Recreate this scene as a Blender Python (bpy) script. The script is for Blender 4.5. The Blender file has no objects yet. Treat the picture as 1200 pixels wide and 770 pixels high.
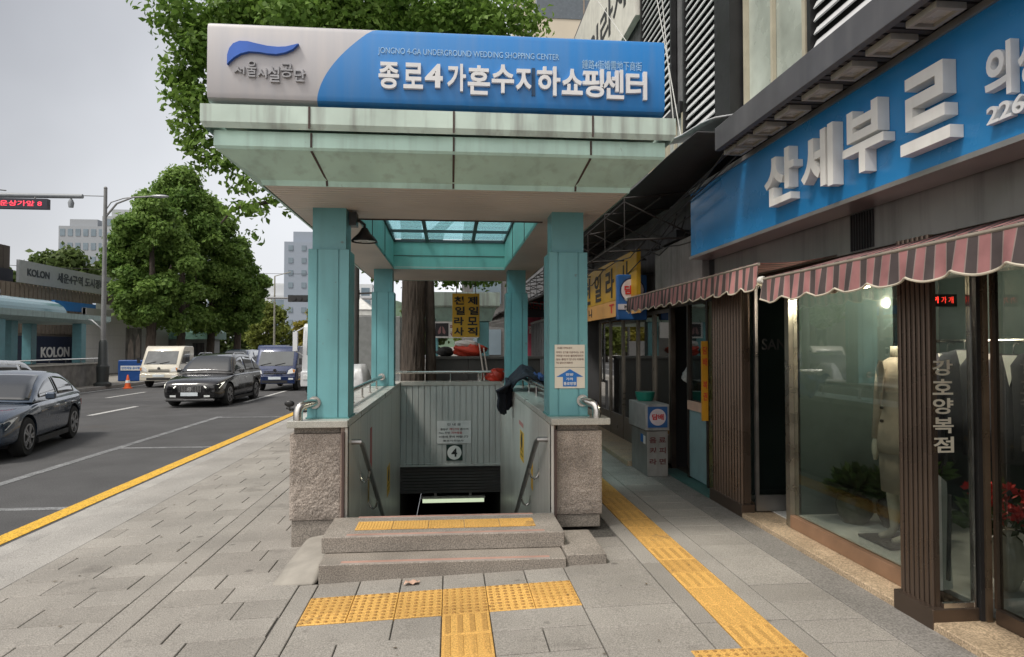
import bpy, bmesh, math, random
import numpy as np
from mathutils import Vector, Matrix, noise
R=math.radians
sc=bpy.context.scene; COL=sc.collection
random.seed(7)
# ---------- camera ----------
FPX=780.; YAW=math.atan(72/780); PIT=math.atan(20/780)
FW=Vector((math.sin(YAW)*math.cos(PIT),math.cos(YAW)*math.cos(PIT),math.sin(PIT)))
RT=Vector((math.cos(YAW),-math.sin(YAW),0)); UP=RT.cross(FW); EYE=Vector((0,0,1.7))
cd=bpy.data.cameras.new('camera'); cam=bpy.data.objects.new('camera',cd); COL.objects.link(cam)
cd.sensor_width=36; cd.lens=36*FPX/1200; cd.clip_end=2000; cd.clip_start=.05
cam.matrix_world=Matrix(((RT.x,UP.x,-FW.x,EYE.x),(RT.y,UP.y,-FW.y,EYE.y),(RT.z,UP.z,-FW.z,EYE.z),(0,0,0,1)))
sc.camera=cam
# ---------- sky, sun, exposure ----------
SUNV=Vector((-.50,-.30,1)).normalized()
W=bpy.data.worlds.new('World'); sc.world=W; W.use_nodes=True
nt=W.node_tree; nt.nodes.clear(); nn=nt.nodes.new; lk=nt.links.new
out=nn('ShaderNodeOutputWorld'); bg=nn('ShaderNodeBackground'); bg.inputs[1].default_value=.1
sky=nn('ShaderNodeTexSky'); sky.sky_type='NISHITA'; sky.sun_disc=False
sky.sun_elevation=math.asin(SUNV.z); sky.sun_rotation=math.atan2(SUNV.x,SUNV.y)
sky.air_density=1.5; sky.dust_density=4
tc=nn('ShaderNodeTexCoord'); nz=nn('ShaderNodeTexNoise'); nz.inputs['Scale'].default_value=2.4; nz.inputs['Detail'].default_value=4
vm=nn('ShaderNodeVectorMath'); vm.operation='DOT_PRODUCT'; vm.inputs[1].default_value=Vector((.42,.86,-.30)).normalized()
mp=nn('ShaderNodeMapRange'); mp.inputs[1].default_value=.12; mp.inputs[2].default_value=.88
ad=nn('ShaderNodeMath'); ad.operation='MULTIPLY_ADD'; ad.inputs[1].default_value=.55; 
sb=nn('ShaderNodeMath'); sb.operation='ADD'; sb.inputs[1].default_value=-.28
cr=nn('ShaderNodeMix'); cr.data_type='RGBA'; cr.inputs[6].default_value=(2.1,2.15,2.4,1); cr.inputs[7].default_value=(9.6,9.8,10.2,1)
mx=nn('ShaderNodeMix'); mx.data_type='RGBA'; mx.inputs[0].default_value=.9
lk(tc.outputs['Generated'],nz.inputs['Vector']); lk(tc.outputs['Generated'],vm.inputs[0]); lk(vm.outputs['Value'],mp.inputs[0])
lk(nz.outputs[0],ad.inputs[0]); lk(mp.outputs[0],ad.inputs[2]); lk(ad.outputs[0],sb.inputs[0]); lk(sb.outputs[0],cr.inputs[0])
lk(sky.outputs[0],mx.inputs[6]); lk(cr.outputs[2],mx.inputs[7]); 
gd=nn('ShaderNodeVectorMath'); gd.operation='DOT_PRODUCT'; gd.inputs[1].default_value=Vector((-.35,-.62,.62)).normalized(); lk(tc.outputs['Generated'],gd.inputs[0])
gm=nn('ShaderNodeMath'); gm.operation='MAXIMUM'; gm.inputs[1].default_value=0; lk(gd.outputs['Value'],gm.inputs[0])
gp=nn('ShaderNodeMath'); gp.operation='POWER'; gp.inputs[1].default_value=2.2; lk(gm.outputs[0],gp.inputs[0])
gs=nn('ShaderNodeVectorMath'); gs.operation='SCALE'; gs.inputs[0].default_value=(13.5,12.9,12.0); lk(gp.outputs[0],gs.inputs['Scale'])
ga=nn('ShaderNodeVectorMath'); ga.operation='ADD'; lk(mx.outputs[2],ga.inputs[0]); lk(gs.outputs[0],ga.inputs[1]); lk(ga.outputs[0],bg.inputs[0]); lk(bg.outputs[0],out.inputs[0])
sl=bpy.data.lights.new('sun','SUN'); sl.energy=2.35; sl.angle=R(11); sl.color=(1,.95,.87)
so=bpy.data.objects.new('sun',sl); COL.objects.link(so); so.rotation_euler=SUNV.to_track_quat('Z','Y').to_euler(); so.location=(-10,-6,20)
vs=sc.view_settings; vs.view_transform='Standard'; vs.look='None'; vs.gamma=1; vs.exposure=.28; vs.use_curve_mapping=False
sc.render.engine='CYCLES'; sc.cycles.max_bounces=6; sc.cycles.transparent_max_bounces=12; sc.cycles.caustics_reflective=False; sc.cycles.caustics_refractive=False
sc.cycles.use_denoising=True; sc.cycles.sample_clamp_indirect=6
# ---------- materials ----------
MATS={}
def mat(name,col,rough=.6,metal=0,var=.12,scale=6,bump=0,bscale=60,spec=.5,coat=0,streak=0,streakcol=(.05,.05,.045),emit=0,speck=0,stretch=None,chips=0):
    if name in MATS: return MATS[name]
    m=bpy.data.materials.new(name); m.use_nodes=True; t=m.node_tree; b=t.nodes['Principled BSDF']
    N=t.nodes.new; L=t.links.new
    b.inputs['Roughness'].default_value=rough; b.inputs['Metallic'].default_value=metal
    b.inputs['Specular IOR Level'].default_value=spec; b.inputs['Coat Weight'].default_value=coat
    tcn=N('ShaderNodeTexCoord'); co=tcn.outputs['Object']
    if stretch:
        mpn=N('ShaderNodeMapping'); mpn.inputs['Scale'].default_value=stretch; L(co,mpn.inputs[0]); co=mpn.outputs[0]
    c=None
    n=N('ShaderNodeTexNoise'); n.inputs['Scale'].default_value=scale; n.inputs['Detail'].default_value=6; L(co,n.inputs['Vector'])
    r=N('ShaderNodeMapRange'); r.inputs[1].default_value=.3; r.inputs[2].default_value=.7; r.inputs[3].default_value=1-var; r.inputs[4].default_value=1+var
    L(n.outputs[0],r.inputs[0])
    v=N('ShaderNodeVectorMath'); v.operation='SCALE'; v.inputs[0].default_value=col[:3]; L(r.outputs[0],v.inputs['Scale']); c=v.outputs[0]
    if speck:
        n2=N('ShaderNodeTexNoise'); n2.inputs['Scale'].default_value=speck; n2.inputs['Detail'].default_value=2; L(tcn.outputs['Object'],n2.inputs['Vector'])
        r2=N('ShaderNodeMapRange'); r2.inputs[1].default_value=.36; r2.inputs[2].default_value=.64; r2.inputs[3].default_value=.62; r2.inputs[4].default_value=1.36; L(n2.outputs[0],r2.inputs[0])
        v2=N('ShaderNodeVectorMath'); v2.operation='SCALE'; L(c,v2.inputs[0]); L(r2.outputs[0],v2.inputs['Scale']); c=v2.outputs[0]
    if streak:
        mpn=N('ShaderNodeMapping'); mpn.inputs['Scale'].default_value=(5,5,.35); L(tcn.outputs['Object'],mpn.inputs[0])
        n3=N('ShaderNodeTexNoise'); n3.inputs['Scale'].default_value=2.2; n3.inputs['Detail'].default_value=5; L(mpn.outputs[0],n3.inputs['Vector'])
        r3=N('ShaderNodeMapRange'); r3.inputs[1].default_value=.5; r3.inputs[2].default_value=.75; r3.inputs[4].default_value=streak; L(n3.outputs[0],r3.inputs[0])
        mm=N('ShaderNodeMix'); mm.data_type='RGBA'; L(r3.outputs[0],mm.inputs[0]); L(c,mm.inputs[6]); mm.inputs[7].default_value=(*streakcol,1); c=mm.outputs[2]
    if chips:
        n4=N('ShaderNodeTexNoise'); n4.inputs['Scale'].default_value=9; n4.inputs['Detail'].default_value=9; n4.inputs['Roughness'].default_value=.7; L(tcn.outputs['Object'],n4.inputs['Vector'])
        r4=N('ShaderNodeMapRange'); r4.inputs[1].default_value=.64; r4.inputs[2].default_value=.68; r4.inputs[4].default_value=chips; L(n4.outputs[0],r4.inputs[0])
        m4=N('ShaderNodeMix'); m4.data_type='RGBA'; L(r4.outputs[0],m4.inputs[0]); L(c,m4.inputs[6]); m4.inputs[7].default_value=(.12,.10,.085,1); c=m4.outputs[2]
    L(c,b.inputs['Base Color'])
    rr=N('ShaderNodeMapRange'); rr.inputs[1].default_value=.3; rr.inputs[2].default_value=.7; rr.inputs[3].default_value=max(0,rough-.08); rr.inputs[4].default_value=min(1,rough+.08); L(n.outputs[0],rr.inputs[0]); L(rr.outputs[0],b.inputs['Roughness'])
    if bump:
        nb=N('ShaderNodeTexNoise'); nb.inputs['Scale'].default_value=bscale; nb.inputs['Detail'].default_value=5; L(tcn.outputs['Object'],nb.inputs['Vector'])
        bp=N('ShaderNodeBump'); bp.inputs['Strength'].default_value=bump; bp.inputs['Distance'].default_value=.01; L(nb.outputs[0],bp.inputs['Height']); L(bp.outputs[0],b.inputs['Normal'])
    if emit:
        b.inputs['Emission Color'].default_value=(*col[:3],1); b.inputs['Emission Strength'].default_value=emit
    MATS[name]=m; return m
def glassmat(name,tint=(1,1,1),refl=1.0,dens=0.,dcol=(.02,.03,.03),tl=False):
    if name in MATS: return MATS[name]
    m=bpy.data.materials.new(name); m.use_nodes=True; t=m.node_tree; t.nodes.remove(t.nodes['Principled BSDF'])
    N=t.nodes.new; L=t.links.new; o=t.nodes['Material Output']
    tr=N('ShaderNodeBsdfTransparent'); tr.inputs[0].default_value=(*tint,1)
    gl=N('ShaderNodeBsdfGlossy'); gl.inputs['Roughness'].default_value=.02
    fr=N('ShaderNodeFresnel'); ge=N('ShaderNodeNewGeometry'); ir=N('ShaderNodeMapRange'); ir.inputs[3].default_value=1.5; ir.inputs[4].default_value=1/1.5; L(ge.outputs['Backfacing'],ir.inputs[0]); L(ir.outputs[0],fr.inputs[0])
    mu=N('ShaderNodeMath'); mu.operation='MULTIPLY'; mu.use_clamp=True; mu.inputs[1].default_value=refl*1.7; L(fr.outputs[0],mu.inputs[0])
    a=tr
    if dens:
        df=N('ShaderNodeBsdfTranslucent' if tl else 'ShaderNodeBsdfDiffuse'); df.inputs[0].default_value=(*dcol,1); m0=N('ShaderNodeMixShader'); m0.inputs[0].default_value=dens; L(tr.outputs[0],m0.inputs[1]); L(df.outputs[0],m0.inputs[2]); a=m0
    ms=N('ShaderNodeMixShader'); L(mu.outputs[0],ms.inputs[0]); L(a.outputs[0],ms.inputs[1]); L(gl.outputs[0],ms.inputs[2]); L(ms.outputs[0],o.inputs[0])
    MATS[name]=m; return m
def leafmat(name,c1,c2):
    m=bpy.data.materials.new(name); m.use_nodes=True; t=m.node_tree; b=t.nodes['Principled BSDF']; N=t.nodes.new; L=t.links.new
    at=N('ShaderNodeAttribute'); at.attribute_name='tint'; mm=N('ShaderNodeMix'); mm.data_type='RGBA'; mm.inputs[6].default_value=(*c1,1); mm.inputs[7].default_value=(*c2,1); L(at.outputs['Fac'],mm.inputs[0])
    L(mm.outputs[2],b.inputs['Base Color']); b.inputs['Roughness'].default_value=.55; b.inputs['Specular IOR Level'].default_value=.25
    tl=N('ShaderNodeBsdfTranslucent'); L(mm.outputs[2],tl.inputs[0]); ms=N('ShaderNodeMixShader'); ms.inputs[0].default_value=.4
    L(b.outputs[0],ms.inputs[1]); L(tl.outputs[0],ms.inputs[2]); L(ms.outputs[0],t.nodes['Material Output'].inputs[0]); return m
def tintmat(name,c1,c2,rough=.8,speck=160,bump=.25,bs=90,stain=0.,stainscale=2.,spots=0.):
    m=bpy.data.materials.new(name); m.use_nodes=True; t=m.node_tree; b=t.nodes['Principled BSDF']; N=t.nodes.new; L=t.links.new
    tcn=N('ShaderNodeTexCoord'); co=tcn.outputs['Object']
    at=N('ShaderNodeAttribute'); at.attribute_name='tint'; mm=N('ShaderNodeMix'); mm.data_type='RGBA'; mm.inputs[6].default_value=(*c1,1); mm.inputs[7].default_value=(*c2,1); L(at.outputs['Fac'],mm.inputs[0])
    c=mm.outputs[2]
    for s,d,a,z,lo,hi in ((speck,2,.35,.65,.72,1.28),(1.3,5,.3,.7,.84,1.12)):
        n=N('ShaderNodeTexNoise'); n.inputs['Scale'].default_value=s; n.inputs['Detail'].default_value=d; L(co,n.inputs['Vector'])
        r=N('ShaderNodeMapRange'); r.inputs[1].default_value=a; r.inputs[2].default_value=z; r.inputs[3].default_value=lo; r.inputs[4].default_value=hi; L(n.outputs[0],r.inputs[0])
        v=N('ShaderNodeVectorMath'); v.operation='SCALE'; L(c,v.inputs[0]); L(r.outputs[0],v.inputs['Scale']); c=v.outputs[0]
    if stain:
        n=N('ShaderNodeTexNoise'); n.inputs['Scale'].default_value=stainscale; n.inputs['Detail'].default_value=8; n.inputs['Roughness'].default_value=.65; L(co,n.inputs['Vector'])
        r=N('ShaderNodeMapRange'); r.inputs[1].default_value=.6; r.inputs[2].default_value=.7; r.inputs[4].default_value=stain; L(n.outputs[0],r.inputs[0])
        mm=N('ShaderNodeMix'); mm.data_type='RGBA'; L(r.outputs[0],mm.inputs[0]); L(c,mm.inputs[6]); mm.inputs[7].default_value=(.07,.062,.055,1); c=mm.outputs[2]
    if spots:
        vo=N('ShaderNodeTexVoronoi'); vo.inputs['Scale'].default_value=2.3; L(co,vo.inputs['Vector']); n=N('ShaderNodeTexNoise'); n.inputs['Scale'].default_value=9; L(co,n.inputs['Vector'])
        ma=N('ShaderNodeMath'); ma.operation='MULTIPLY_ADD'; L(n.outputs[0],ma.inputs[0]); ma.inputs[1].default_value=.14; L(vo.outputs['Distance'],ma.inputs[2])
        r=N('ShaderNodeMapRange'); r.inputs[1].default_value=.105; r.inputs[2].default_value=.15; r.inputs[3].default_value=spots; r.inputs[4].default_value=0; L(ma.outputs[0],r.inputs[0])
        mm=N('ShaderNodeMix'); mm.data_type='RGBA'; L(r.outputs[0],mm.inputs[0]); L(c,mm.inputs[6]); mm.inputs[7].default_value=(.08,.072,.065,1); c=mm.outputs[2]
    L(c,b.inputs['Base Color']); b.inputs['Roughness'].default_value=rough; b.inputs['Specular IOR Level'].default_value=.3
    nb=N('ShaderNodeTexNoise'); nb.inputs['Scale'].default_value=bs; L(co,nb.inputs['Vector']); bp=N('ShaderNodeBump'); bp.inputs['Strength'].default_value=bump; bp.inputs['Distance'].default_value=.004; L(nb.outputs[0],bp.inputs['Height']); L(bp.outputs[0],b.inputs['Normal'])
    MATS[name]=m; return m
# ---------- mesh builder ----------
class MB:
    def __init__(s): s.v=[]; s.f=[]; s.t=[]; s.tint=0.5
    def add(s,vs,fs):
        k=len(s.v); s.v+=[tuple(p) for p in vs]; s.f+=[tuple(i+k for i in f) for f in fs]; s.t+=[s.tint]*len(fs); return s
    def box(s,x0,x1,y0,y1,z0,z1):
        return s.add([(x,y,z) for z in (z0,z1) for y in (y0,y1) for x in (x0,x1)],[(0,2,3,1),(4,5,7,6),(0,1,5,4),(2,6,7,3),(0,4,6,2),(1,3,7,5)])
    def obox(s,c,ux,uy,uz):
        c=Vector(c); ux=Vector(ux); uy=Vector(uy); uz=Vector(uz)
        return s.add([c+a*ux+b*uy+d*uz for d in (-.5,.5) for b in (-.5,.5) for a in (-.5,.5)],[(0,2,3,1),(4,5,7,6),(0,1,5,4),(2,6,7,3),(0,4,6,2),(1,3,7,5)])
    def bar(s,p,q,w,h=None,up=(0,0,1)):
        p=Vector(p); q=Vector(q); d=q-p; h=h or w; u=Vector(up)
        if abs(d.normalized().dot(u))>.98: u=Vector((0,1,0))
        a=d.cross(u).normalized(); b=a.cross(d).normalized()
        return s.obox((p+q)/2,d,a*w,b*h)
    def tube(s,pts,r,n=10,caps=True):
        pts=[Vector(p) for p in pts]; rs=r if isinstance(r,(list,tuple)) else [r]*len(pts); vs=[]; fs=[]
        u=None
        for i,p in enumerate(pts):
            d=(pts[min(i+1,len(pts)-1)]-pts[max(i-1,0)]).normalized()
            if u is None: u=d.orthogonal().normalized()
            u=(u-d*u.dot(d)).normalized(); w=d.cross(u)
            vs+=[p+(u*math.cos(a)+w*math.sin(a))*rs[i] for a in [2*math.pi*k/n for k in range(n)]]
        for i in range(len(pts)-1):
            for k in range(n): fs.append((i*n+k,i*n+(k+1)%n,(i+1)*n+(k+1)%n,(i+1)*n+k))
        if caps: fs.append(tuple(range(n-1,-1,-1))); fs.append(tuple((len(pts)-1)*n+k for k in range(n)))
        return s.add(vs,fs)
    def lathe(s,c,prof,n=20,ax='z'):
        c=Vector(c); vs=[]; fs=[]
        for r,h in prof:
            for k in range(n):
                a=2*math.pi*k/n; x,y=r*math.cos(a),r*math.sin(a)
                vs.append(c+(Vector((x,y,h)) if ax=='z' else Vector((h,x,y)) if ax=='x' else Vector((y,h,x))))
        for i in range(len(prof)-1):
            for k in range(n): fs.append((i*n+k,i*n+(k+1)%n,(i+1)*n+(k+1)%n,(i+1)*n+k))
        fs.append(tuple(range(n-1,-1,-1))); fs.append(tuple((len(prof)-1)*n+k for k in range(n)))
        return s.add(vs,fs)
    def prism(s,pts,d):
        pts=[Vector(p) for p in pts]; d=Vector(d); n=len(pts)
        return s.add(pts+[p+d for p in pts],[tuple(range(n-1,-1,-1)),tuple(range(n,2*n))]+[(i,(i+1)%n,(i+1)%n+n,i+n) for i in range(n)])
    def loft(s,rings,closed=True,caps=True):
        n=len(rings[0]); vs=[p for r in rings for p in r]; fs=[]
        for i in range(len(rings)-1):
            for k in range(n if closed else n-1): fs.append((i*n+k,i*n+(k+1)%n,(i+1)*n+(k+1)%n,(i+1)*n+k))
        if caps: fs.append(tuple(range(n-1,-1,-1))); fs.append(tuple((len(rings)-1)*n+k for k in range(n)))
        return s.add(vs,fs)
    def grid(s,fn,nu,nv):
        vs=[fn(i/nu,j/nv) for j in range(nv+1) for i in range(nu+1)]
        return s.add(vs,[(j*(nu+1)+i,j*(nu+1)+i+1,(j+1)*(nu+1)+i+1,(j+1)*(nu+1)+i) for j in range(nv) for i in range(nu)])
    def sphere(s,c,rx,ry=None,rz=None,n=14,m=9):
        ry=ry or rx; rz=rz or rx; c=Vector(c)
        return s.loft([[c+Vector((rx*math.sin(t)*math.cos(a),ry*math.sin(t)*math.sin(a),-rz*math.cos(t))) for a in [2*math.pi*k/n for k in range(n)]] for t in [math.pi*(.02+.96*j/m) for j in range(m+1)]])
    def text(s,body,o,ux,uy,w,h,depth=.01,bold=.0,keep=None,res=4):
        """letters standing on a face: o = lower-left corner, ux/uy = directions, fitted to w x h"""
        V,F=glyphs(body,bold,res)
        if not V: return s
        a=np.array(V); mn=a.min(0); mx=a.max(0); ux=Vector(ux).normalized(); uy=Vector(uy).normalized(); uz=ux.cross(uy); o=Vector(o)
        sx=w/(mx[0]-mn[0]) if w else h/(mx[1]-mn[1]); sy=h/(mx[1]-mn[1])
        nx=(a[:,0]-mn[0])/(mx[0]-mn[0]); ny=(a[:,1]-mn[1])/(mx[1]-mn[1])
        P=[o+ux*((p[0]-mn[0])*sx)+uy*((p[1]-mn[1])*sy)+uz*((depth if p[2]>0 else 0.0005)) for p in V]
        if keep:
            F=[f for f in F if keep(sum(nx[i] for i in f)/len(f),sum(ny[i] for i in f)/len(f))]
        return s.add(P,F)
GL={}
def glyphs(body,bold,res):
    k=(body,bold,res)
    if k in GL: return GL[k]
    c=bpy.data.curves.new('tmp','FONT'); c.body=body; c.extrude=.02; c.offset=bold; c.resolution_u=res
    o=bpy.data.objects.new('tmp',c); COL.objects.link(o); dg=bpy.context.evaluated_depsgraph_get(); dg.update()
    m=bpy.data.meshes.new_from_object(o.evaluated_get(dg)); V=[tuple(v.co) for v in m.vertices]; F=[tuple(p.vertices) for p in m.polygons]
    bpy.data.objects.remove(o); bpy.data.curves.remove(c); bpy.data.meshes.remove(m); GL[k]=(V,F); return GL[k]
ORG={}
def org(o):
    while o.parent: o=o.parent
    return ORG.get(o.name,Vector((0,0,0)))
def obj(name,mb,m,parent=None,smooth=False,bevel=0,label=None,subs=0,local=False,seg=2,auto=False):
    me=bpy.data.meshes.new(name); V=mb.v
    if parent is not None and not local:
        c=org(parent); V=[(p[0]-c.x,p[1]-c.y,p[2]-c.z) for p in V]
    me.from_pydata(V,[],mb.f); me.materials.append(m)
    a=me.attributes.new('tint','FLOAT','FACE'); a.data.foreach_set('value',np.array(mb.t,dtype=np.float32)); me.validate()
    bm=bmesh.new(); bm.from_mesh(me); bmesh.ops.recalc_face_normals(bm,faces=bm.faces); bm.to_mesh(me); bm.free()
    o=bpy.data.objects.new(name,me); COL.objects.link(o)
    if smooth: me.polygons.foreach_set('use_smooth',[True]*len(me.polygons))
    if auto: me.set_sharp_from_angle(angle=R(35))
    if parent is not None: o.parent=parent
    if bevel:
        b=o.modifiers.new('bevel','BEVEL'); b.width=bevel; b.segments=seg; b.limit_method='ANGLE'; b.angle_limit=R(40)
        me.polygons.foreach_set('use_smooth',[True]*len(me.polygons)); b.harden_normals=True; me.set_sharp_from_angle(angle=R(40))
    if subs:
        b=o.modifiers.new('subd','SUBSURF'); b.levels=b.render_levels=subs
    if label: o['label']=label
    return o
def tag(o,label=None,cat=None,group=None,kind=None):
    if label: o['label']=label
    if cat: o['category']=cat
    if group: o['group']=group
    if kind: o['kind']=kind
    return o
def thing(name,label,cat,loc=(0,0,0),group=None,rz=0,local=False):
    o=bpy.data.objects.new(name,None); COL.objects.link(o); o.location=loc; o.rotation_euler=(0,0,rz); o.empty_display_size=.1
    ORG[o.name]=Vector((0,0,0)) if local else Vector(loc)
    return tag(o,label,cat,group)
def kids(o): return [c for c in bpy.data.objects if c.parent==o]
def dup(o,loc=None,rz=None,label=None,parent=None):
    c=o.copy(); COL.objects.link(c)
    if parent is not None: c.parent=parent
    if loc is not None: c.location=loc
    if rz is not None: c.rotation_euler=(0,0,rz)
    if label: c['label']=label
    for k in kids(o): dup(k,parent=c)
    return c
def ray(px,py): return FW+RT*((px-600)/FPX)-UP*((py-385)/FPX)
def aY(px,py,y): d=ray(px,py); return EYE+d*(y/d.y)
def aX(px,py,x): d=ray(px,py); return EYE+d*(x/d.x)
def aZ(px,py,z): d=ray(px,py); return EYE+d*((z-1.7)/d.z)
def gz(x): return .037*x if x<1.2 else .0444+.004*(x-1.2)
RD=-.27
YA=(0,1,0); XA=(1,0,0); ZA=(0,0,1); NX=(-1,0,0); NY=(0,-1,0)
# ================= ground =================
def struct(o): return tag(o,kind='structure')
aspm=tintmat('asphalt',(.070,.070,.073),(.082,.081,.081),rough=.8,speck=70,bump=.6,bs=120,stain=.5,stainscale=.5,spots=.3)
HX,HY0,HY1=1.0,5.80,12.05
def holed(mb,x0,x1,y0,y1,z,n=1):
    for a,b,c,d in ((x0,-HX,y0,y1),(HX,x1,y0,y1),(-HX,HX,y0,HY0),(-HX,HX,HY1,y1)):
        xs=[a+(b-a)*i/n for i in range(n+1)]
        for p,q in zip(xs,xs[1:]): mb.add([(p,c,z(p)),(q,c,z(q)),(q,d,z(q)),(p,d,z(p))],[(0,1,2,3)])
mb=MB(); holed(mb,-700,700,-60,1500,lambda x:RD-.05)
struct(obj('ground',mb,mat('ground_earth',(.16,.15,.13),.9)))
mb=MB(); mb.grid(lambda u,v:(-15.6+11.7*u,-20+420*v,RD),12,60); struct(obj('road',mb,aspm))
ylw=mat('yellow_road_paint',(.62,.36,.035),.7,var=.18,scale=14,speck=60)
wht=mat('worn_white_road_paint',(.42,.42,.41),.75,var=.3,scale=9,speck=50)
wht2=mat('faded_bay_paint',(.17,.175,.18),.8,var=.35,scale=6,speck=50)
mb=MB(); mb.box(-4.63,-4.42,-6,70,RD+.001,RD+.006); struct(obj('road_edge_line',mb,ylw))
mb=MB(); mb.box(-6.44,-6.28,-6,19.2,RD+.001,RD+.005)
for y in (2.5,8.5,13.4,18.9): mb.box(-6.28,-4.63,y,y+.13,RD+.001,RD+.005)
struct(obj('parking_bay_lines',mb,wht2))
mb=MB()
for y in np.arange(4.2,120,7.6): mb.box(-10.2,-10.02,y+.4,y+3.2,RD+.001,RD+.005)
for y in np.arange(3.4,120,7.6): mb.box(-12.95,-12.8,y+.2,y+3.4,RD+.001,RD+.005)
mb.box(-15.3,-15.16,2,90,RD+.001,RD+.005); mb.box(-7.2,-7.05,24,90,RD+.001,RD+.005)
struct(obj('lane_markings',mb,wht))
# kerb stones
conc=mat('kerb_concrete',(.33,.315,.295),.8,var=.16,scale=3,speck=140,bump=.3,bscale=120)
mb=MB(); y=1.0
while y<60:
    mb.box(-4.12,-3.9,y,y+.994,RD-.1,gz(-4.0)+random.uniform(-.003,.003)); y+=1.0
struct(obj('kerb',mb,conc,bevel=.012))
mb=MB(); mb.box(-15.9,-15.6,-20,120,RD-.1,RD+.13); struct(obj('far_kerb',mb,conc))
mb=MB(); mb.box(-40,-15.9,-20,150,RD-.1,RD+.125); struct(obj('far_pavement',mb,mat('far_paving',(.24,.225,.20),.85,var=.2,scale=1.2,speck=30)))
# sidewalk: a mortar bed and single slabs on it
mbm=MB(); holed(mbm,-3.9,10,-4,70,lambda x:gz(x)-.014,12)
pav=tintmat('granite_paver',(.252,.234,.211),(.300,.280,.254),rough=.82,speck=130,bump=.4,stain=.42,stainscale=1.5,spots=.6)
def slab(mb,x0,x1,y0,y1,g=.004,ch=.004,dz=0.0):
    z=lambda x:gz(x)+dz
    a=[(x0+g,y0+g),(x1-g,y0+g),(x1-g,y1-g),(x0+g,y1-g)]; c=ch
    b=[(x0+g+c,y0+g+c),(x1-g-c,y0+g+c),(x1-g-c,y1-g-c),(x0+g+c,y1-g-c)]
    lo=[(p[0],p[1],z(p[0])-.016) for p in a]; mi=[(p[0],p[1],z(p[0])-.004) for p in a]; hi=[(p[0],p[1],z(p[0])) for p in b]
    mb.add(lo+mi+hi,[(8,9,10,11)]+[(i,(i+1)%4,4+(i+1)%4,4+i) for i in range(4)]+[(4+i,4+(i+1)%4,8+(i+1)%4,8+i) for i in range(4)])
pm=MB()
def rnd_slab(x0,x1,y0,y1,g=.004):
    pm.tint=random.random()**1.3; slab(pm,x0,x1,y0,y1,g=g,dz=random.uniform(-.002,.0015))
def hole(x0,x1,y0,y1):
    if x1>-1.02 and x0<1.02 and y1>5.8 and y0<12.1: return True       # stairwell
    return False
def course(x0,x1,y,w,off,dep=.3,g=.004):
    x=x0-off*w
    while x<x1-.02:
        a=max(x,x0); b=min(x+w,x1)
        if b-a>.03 and not hole(a,b,y,y+dep): rnd_slab(a,b,y,y+dep,g)
        x+=w
ny=int(46/.3); Y0=.6
for i in range(ny):
    y=Y0+.3*i+.07
    course(-3.35,-2.2,y,.6,(.35,.0,.7)[i%3],g=.0035)
    course(-2.0,-1.09,y-.12,.6,(.5,.0,.25)[i%3],g=.0035)
    if y<4.27-.25 or y>4.75:
        off=(.5,.0)[i%2]
        if y<4.2:
            course(-.95,-.05,y,.6,off); course(.25,.85,y,.6,off)
        elif y>12.3: course(-.95,.85,y,.6,off)
    course(.85,1.45,y-.05,.6,0)
    course(2.05,2.52,y-.1,.94,(0,.5)[i%2])
course(-.95,.85,4.725,.3,0,dep=.28)
for i in range(40):
    y=Y0+1.1*i
    for a,b in ((-2.2,-2.0),(-1.09,-.95),(1.45,1.6),(1.9,2.05)): 
        if not hole(a,b,y,y+1.1): rnd_slab(a,b,y,y+1.1)
pm.tint=.4
struct(obj('sidewalk',pm,pav))
struct(obj('mortar_bed',mbm,mat('mortar',(.085,.08,.072),.95,speck=60)))
mb=MB(); y=.6
while y<46: mb.tint=random.random(); slab(mb,-3.9,-3.35,y,y+2.5,g=.002,dz=-.001); y+=2.5
struct(obj('gutter_strip',mb,tintmat('pale_concrete',(.285,.27,.25),(.325,.31,.29),speck=110,bump=.2,stain=.3)))
mb=MB(); mb.tint=.5; y=.6
while y<46: slab(mb,2.52,2.80,y,y+3.,g=.001,dz=.0015); y+=3.
struct(obj('gravel_strip',mb,tintmat('exposed_aggregate',(.20,.19,.175),(.23,.215,.2),speck=90,bump=.9,bs=110,stain=.5)))
# ---- tactile paving
tac=tintmat('tactile_yellow',(.30,.165,.05),(.64,.375,.105),rough=.75,speck=120,bump=.2,stain=.75,stainscale=2.6)
def dots(mb,x0,y0,w,d,nx,ny):
    mb.tint=.12+.2*random.random()
    for i in range(nx):
        for j in range(ny):
            cx=x0+w*(i+.5)/nx; cy=y0+d*(j+.5)/ny; z=gz(cx); r=.0125
            mb.lathe((cx,cy,z),[(r*1.25,-.001),(r,.006),(r*.6,.008)],8)
def bars(mb,x0,y0,w,d,n=4,along=True):
    mb.tint=.35+.4*random.random()
    for i in range(n):
        cx=x0+w*(i+.5)/n; z=gz(cx); a=.014; b=.019
        lo=[(cx-b,y0+.015,z),(cx+b,y0+.015,z),(cx+b,y0+d-.015,z),(cx-b,y0+d-.015,z)]; hi=[(cx-a,y0+.025,z+.006),(cx+a,y0+.025,z+.006),(cx+a,y0+d-.025,z+.006),(cx-a,y0+d-.025,z+.006)]
        mb.add(lo+hi,[(4,5,6,7)]+[(k,(k+1)%4,4+(k+1)%4,4+k) for k in range(4)])
mb=MB()
for i in range(6):
    x=-.95+.3*i
    for y0,d,r in ((4.27,.15,3),(4.42,.3,6)):
        mb.tint=.6+.4*random.random(); slab(mb,x,x+.3,y0,y0+d,g=.002,dz=.002); dots(mb,x,y0,.3,d,6,r)
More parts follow.
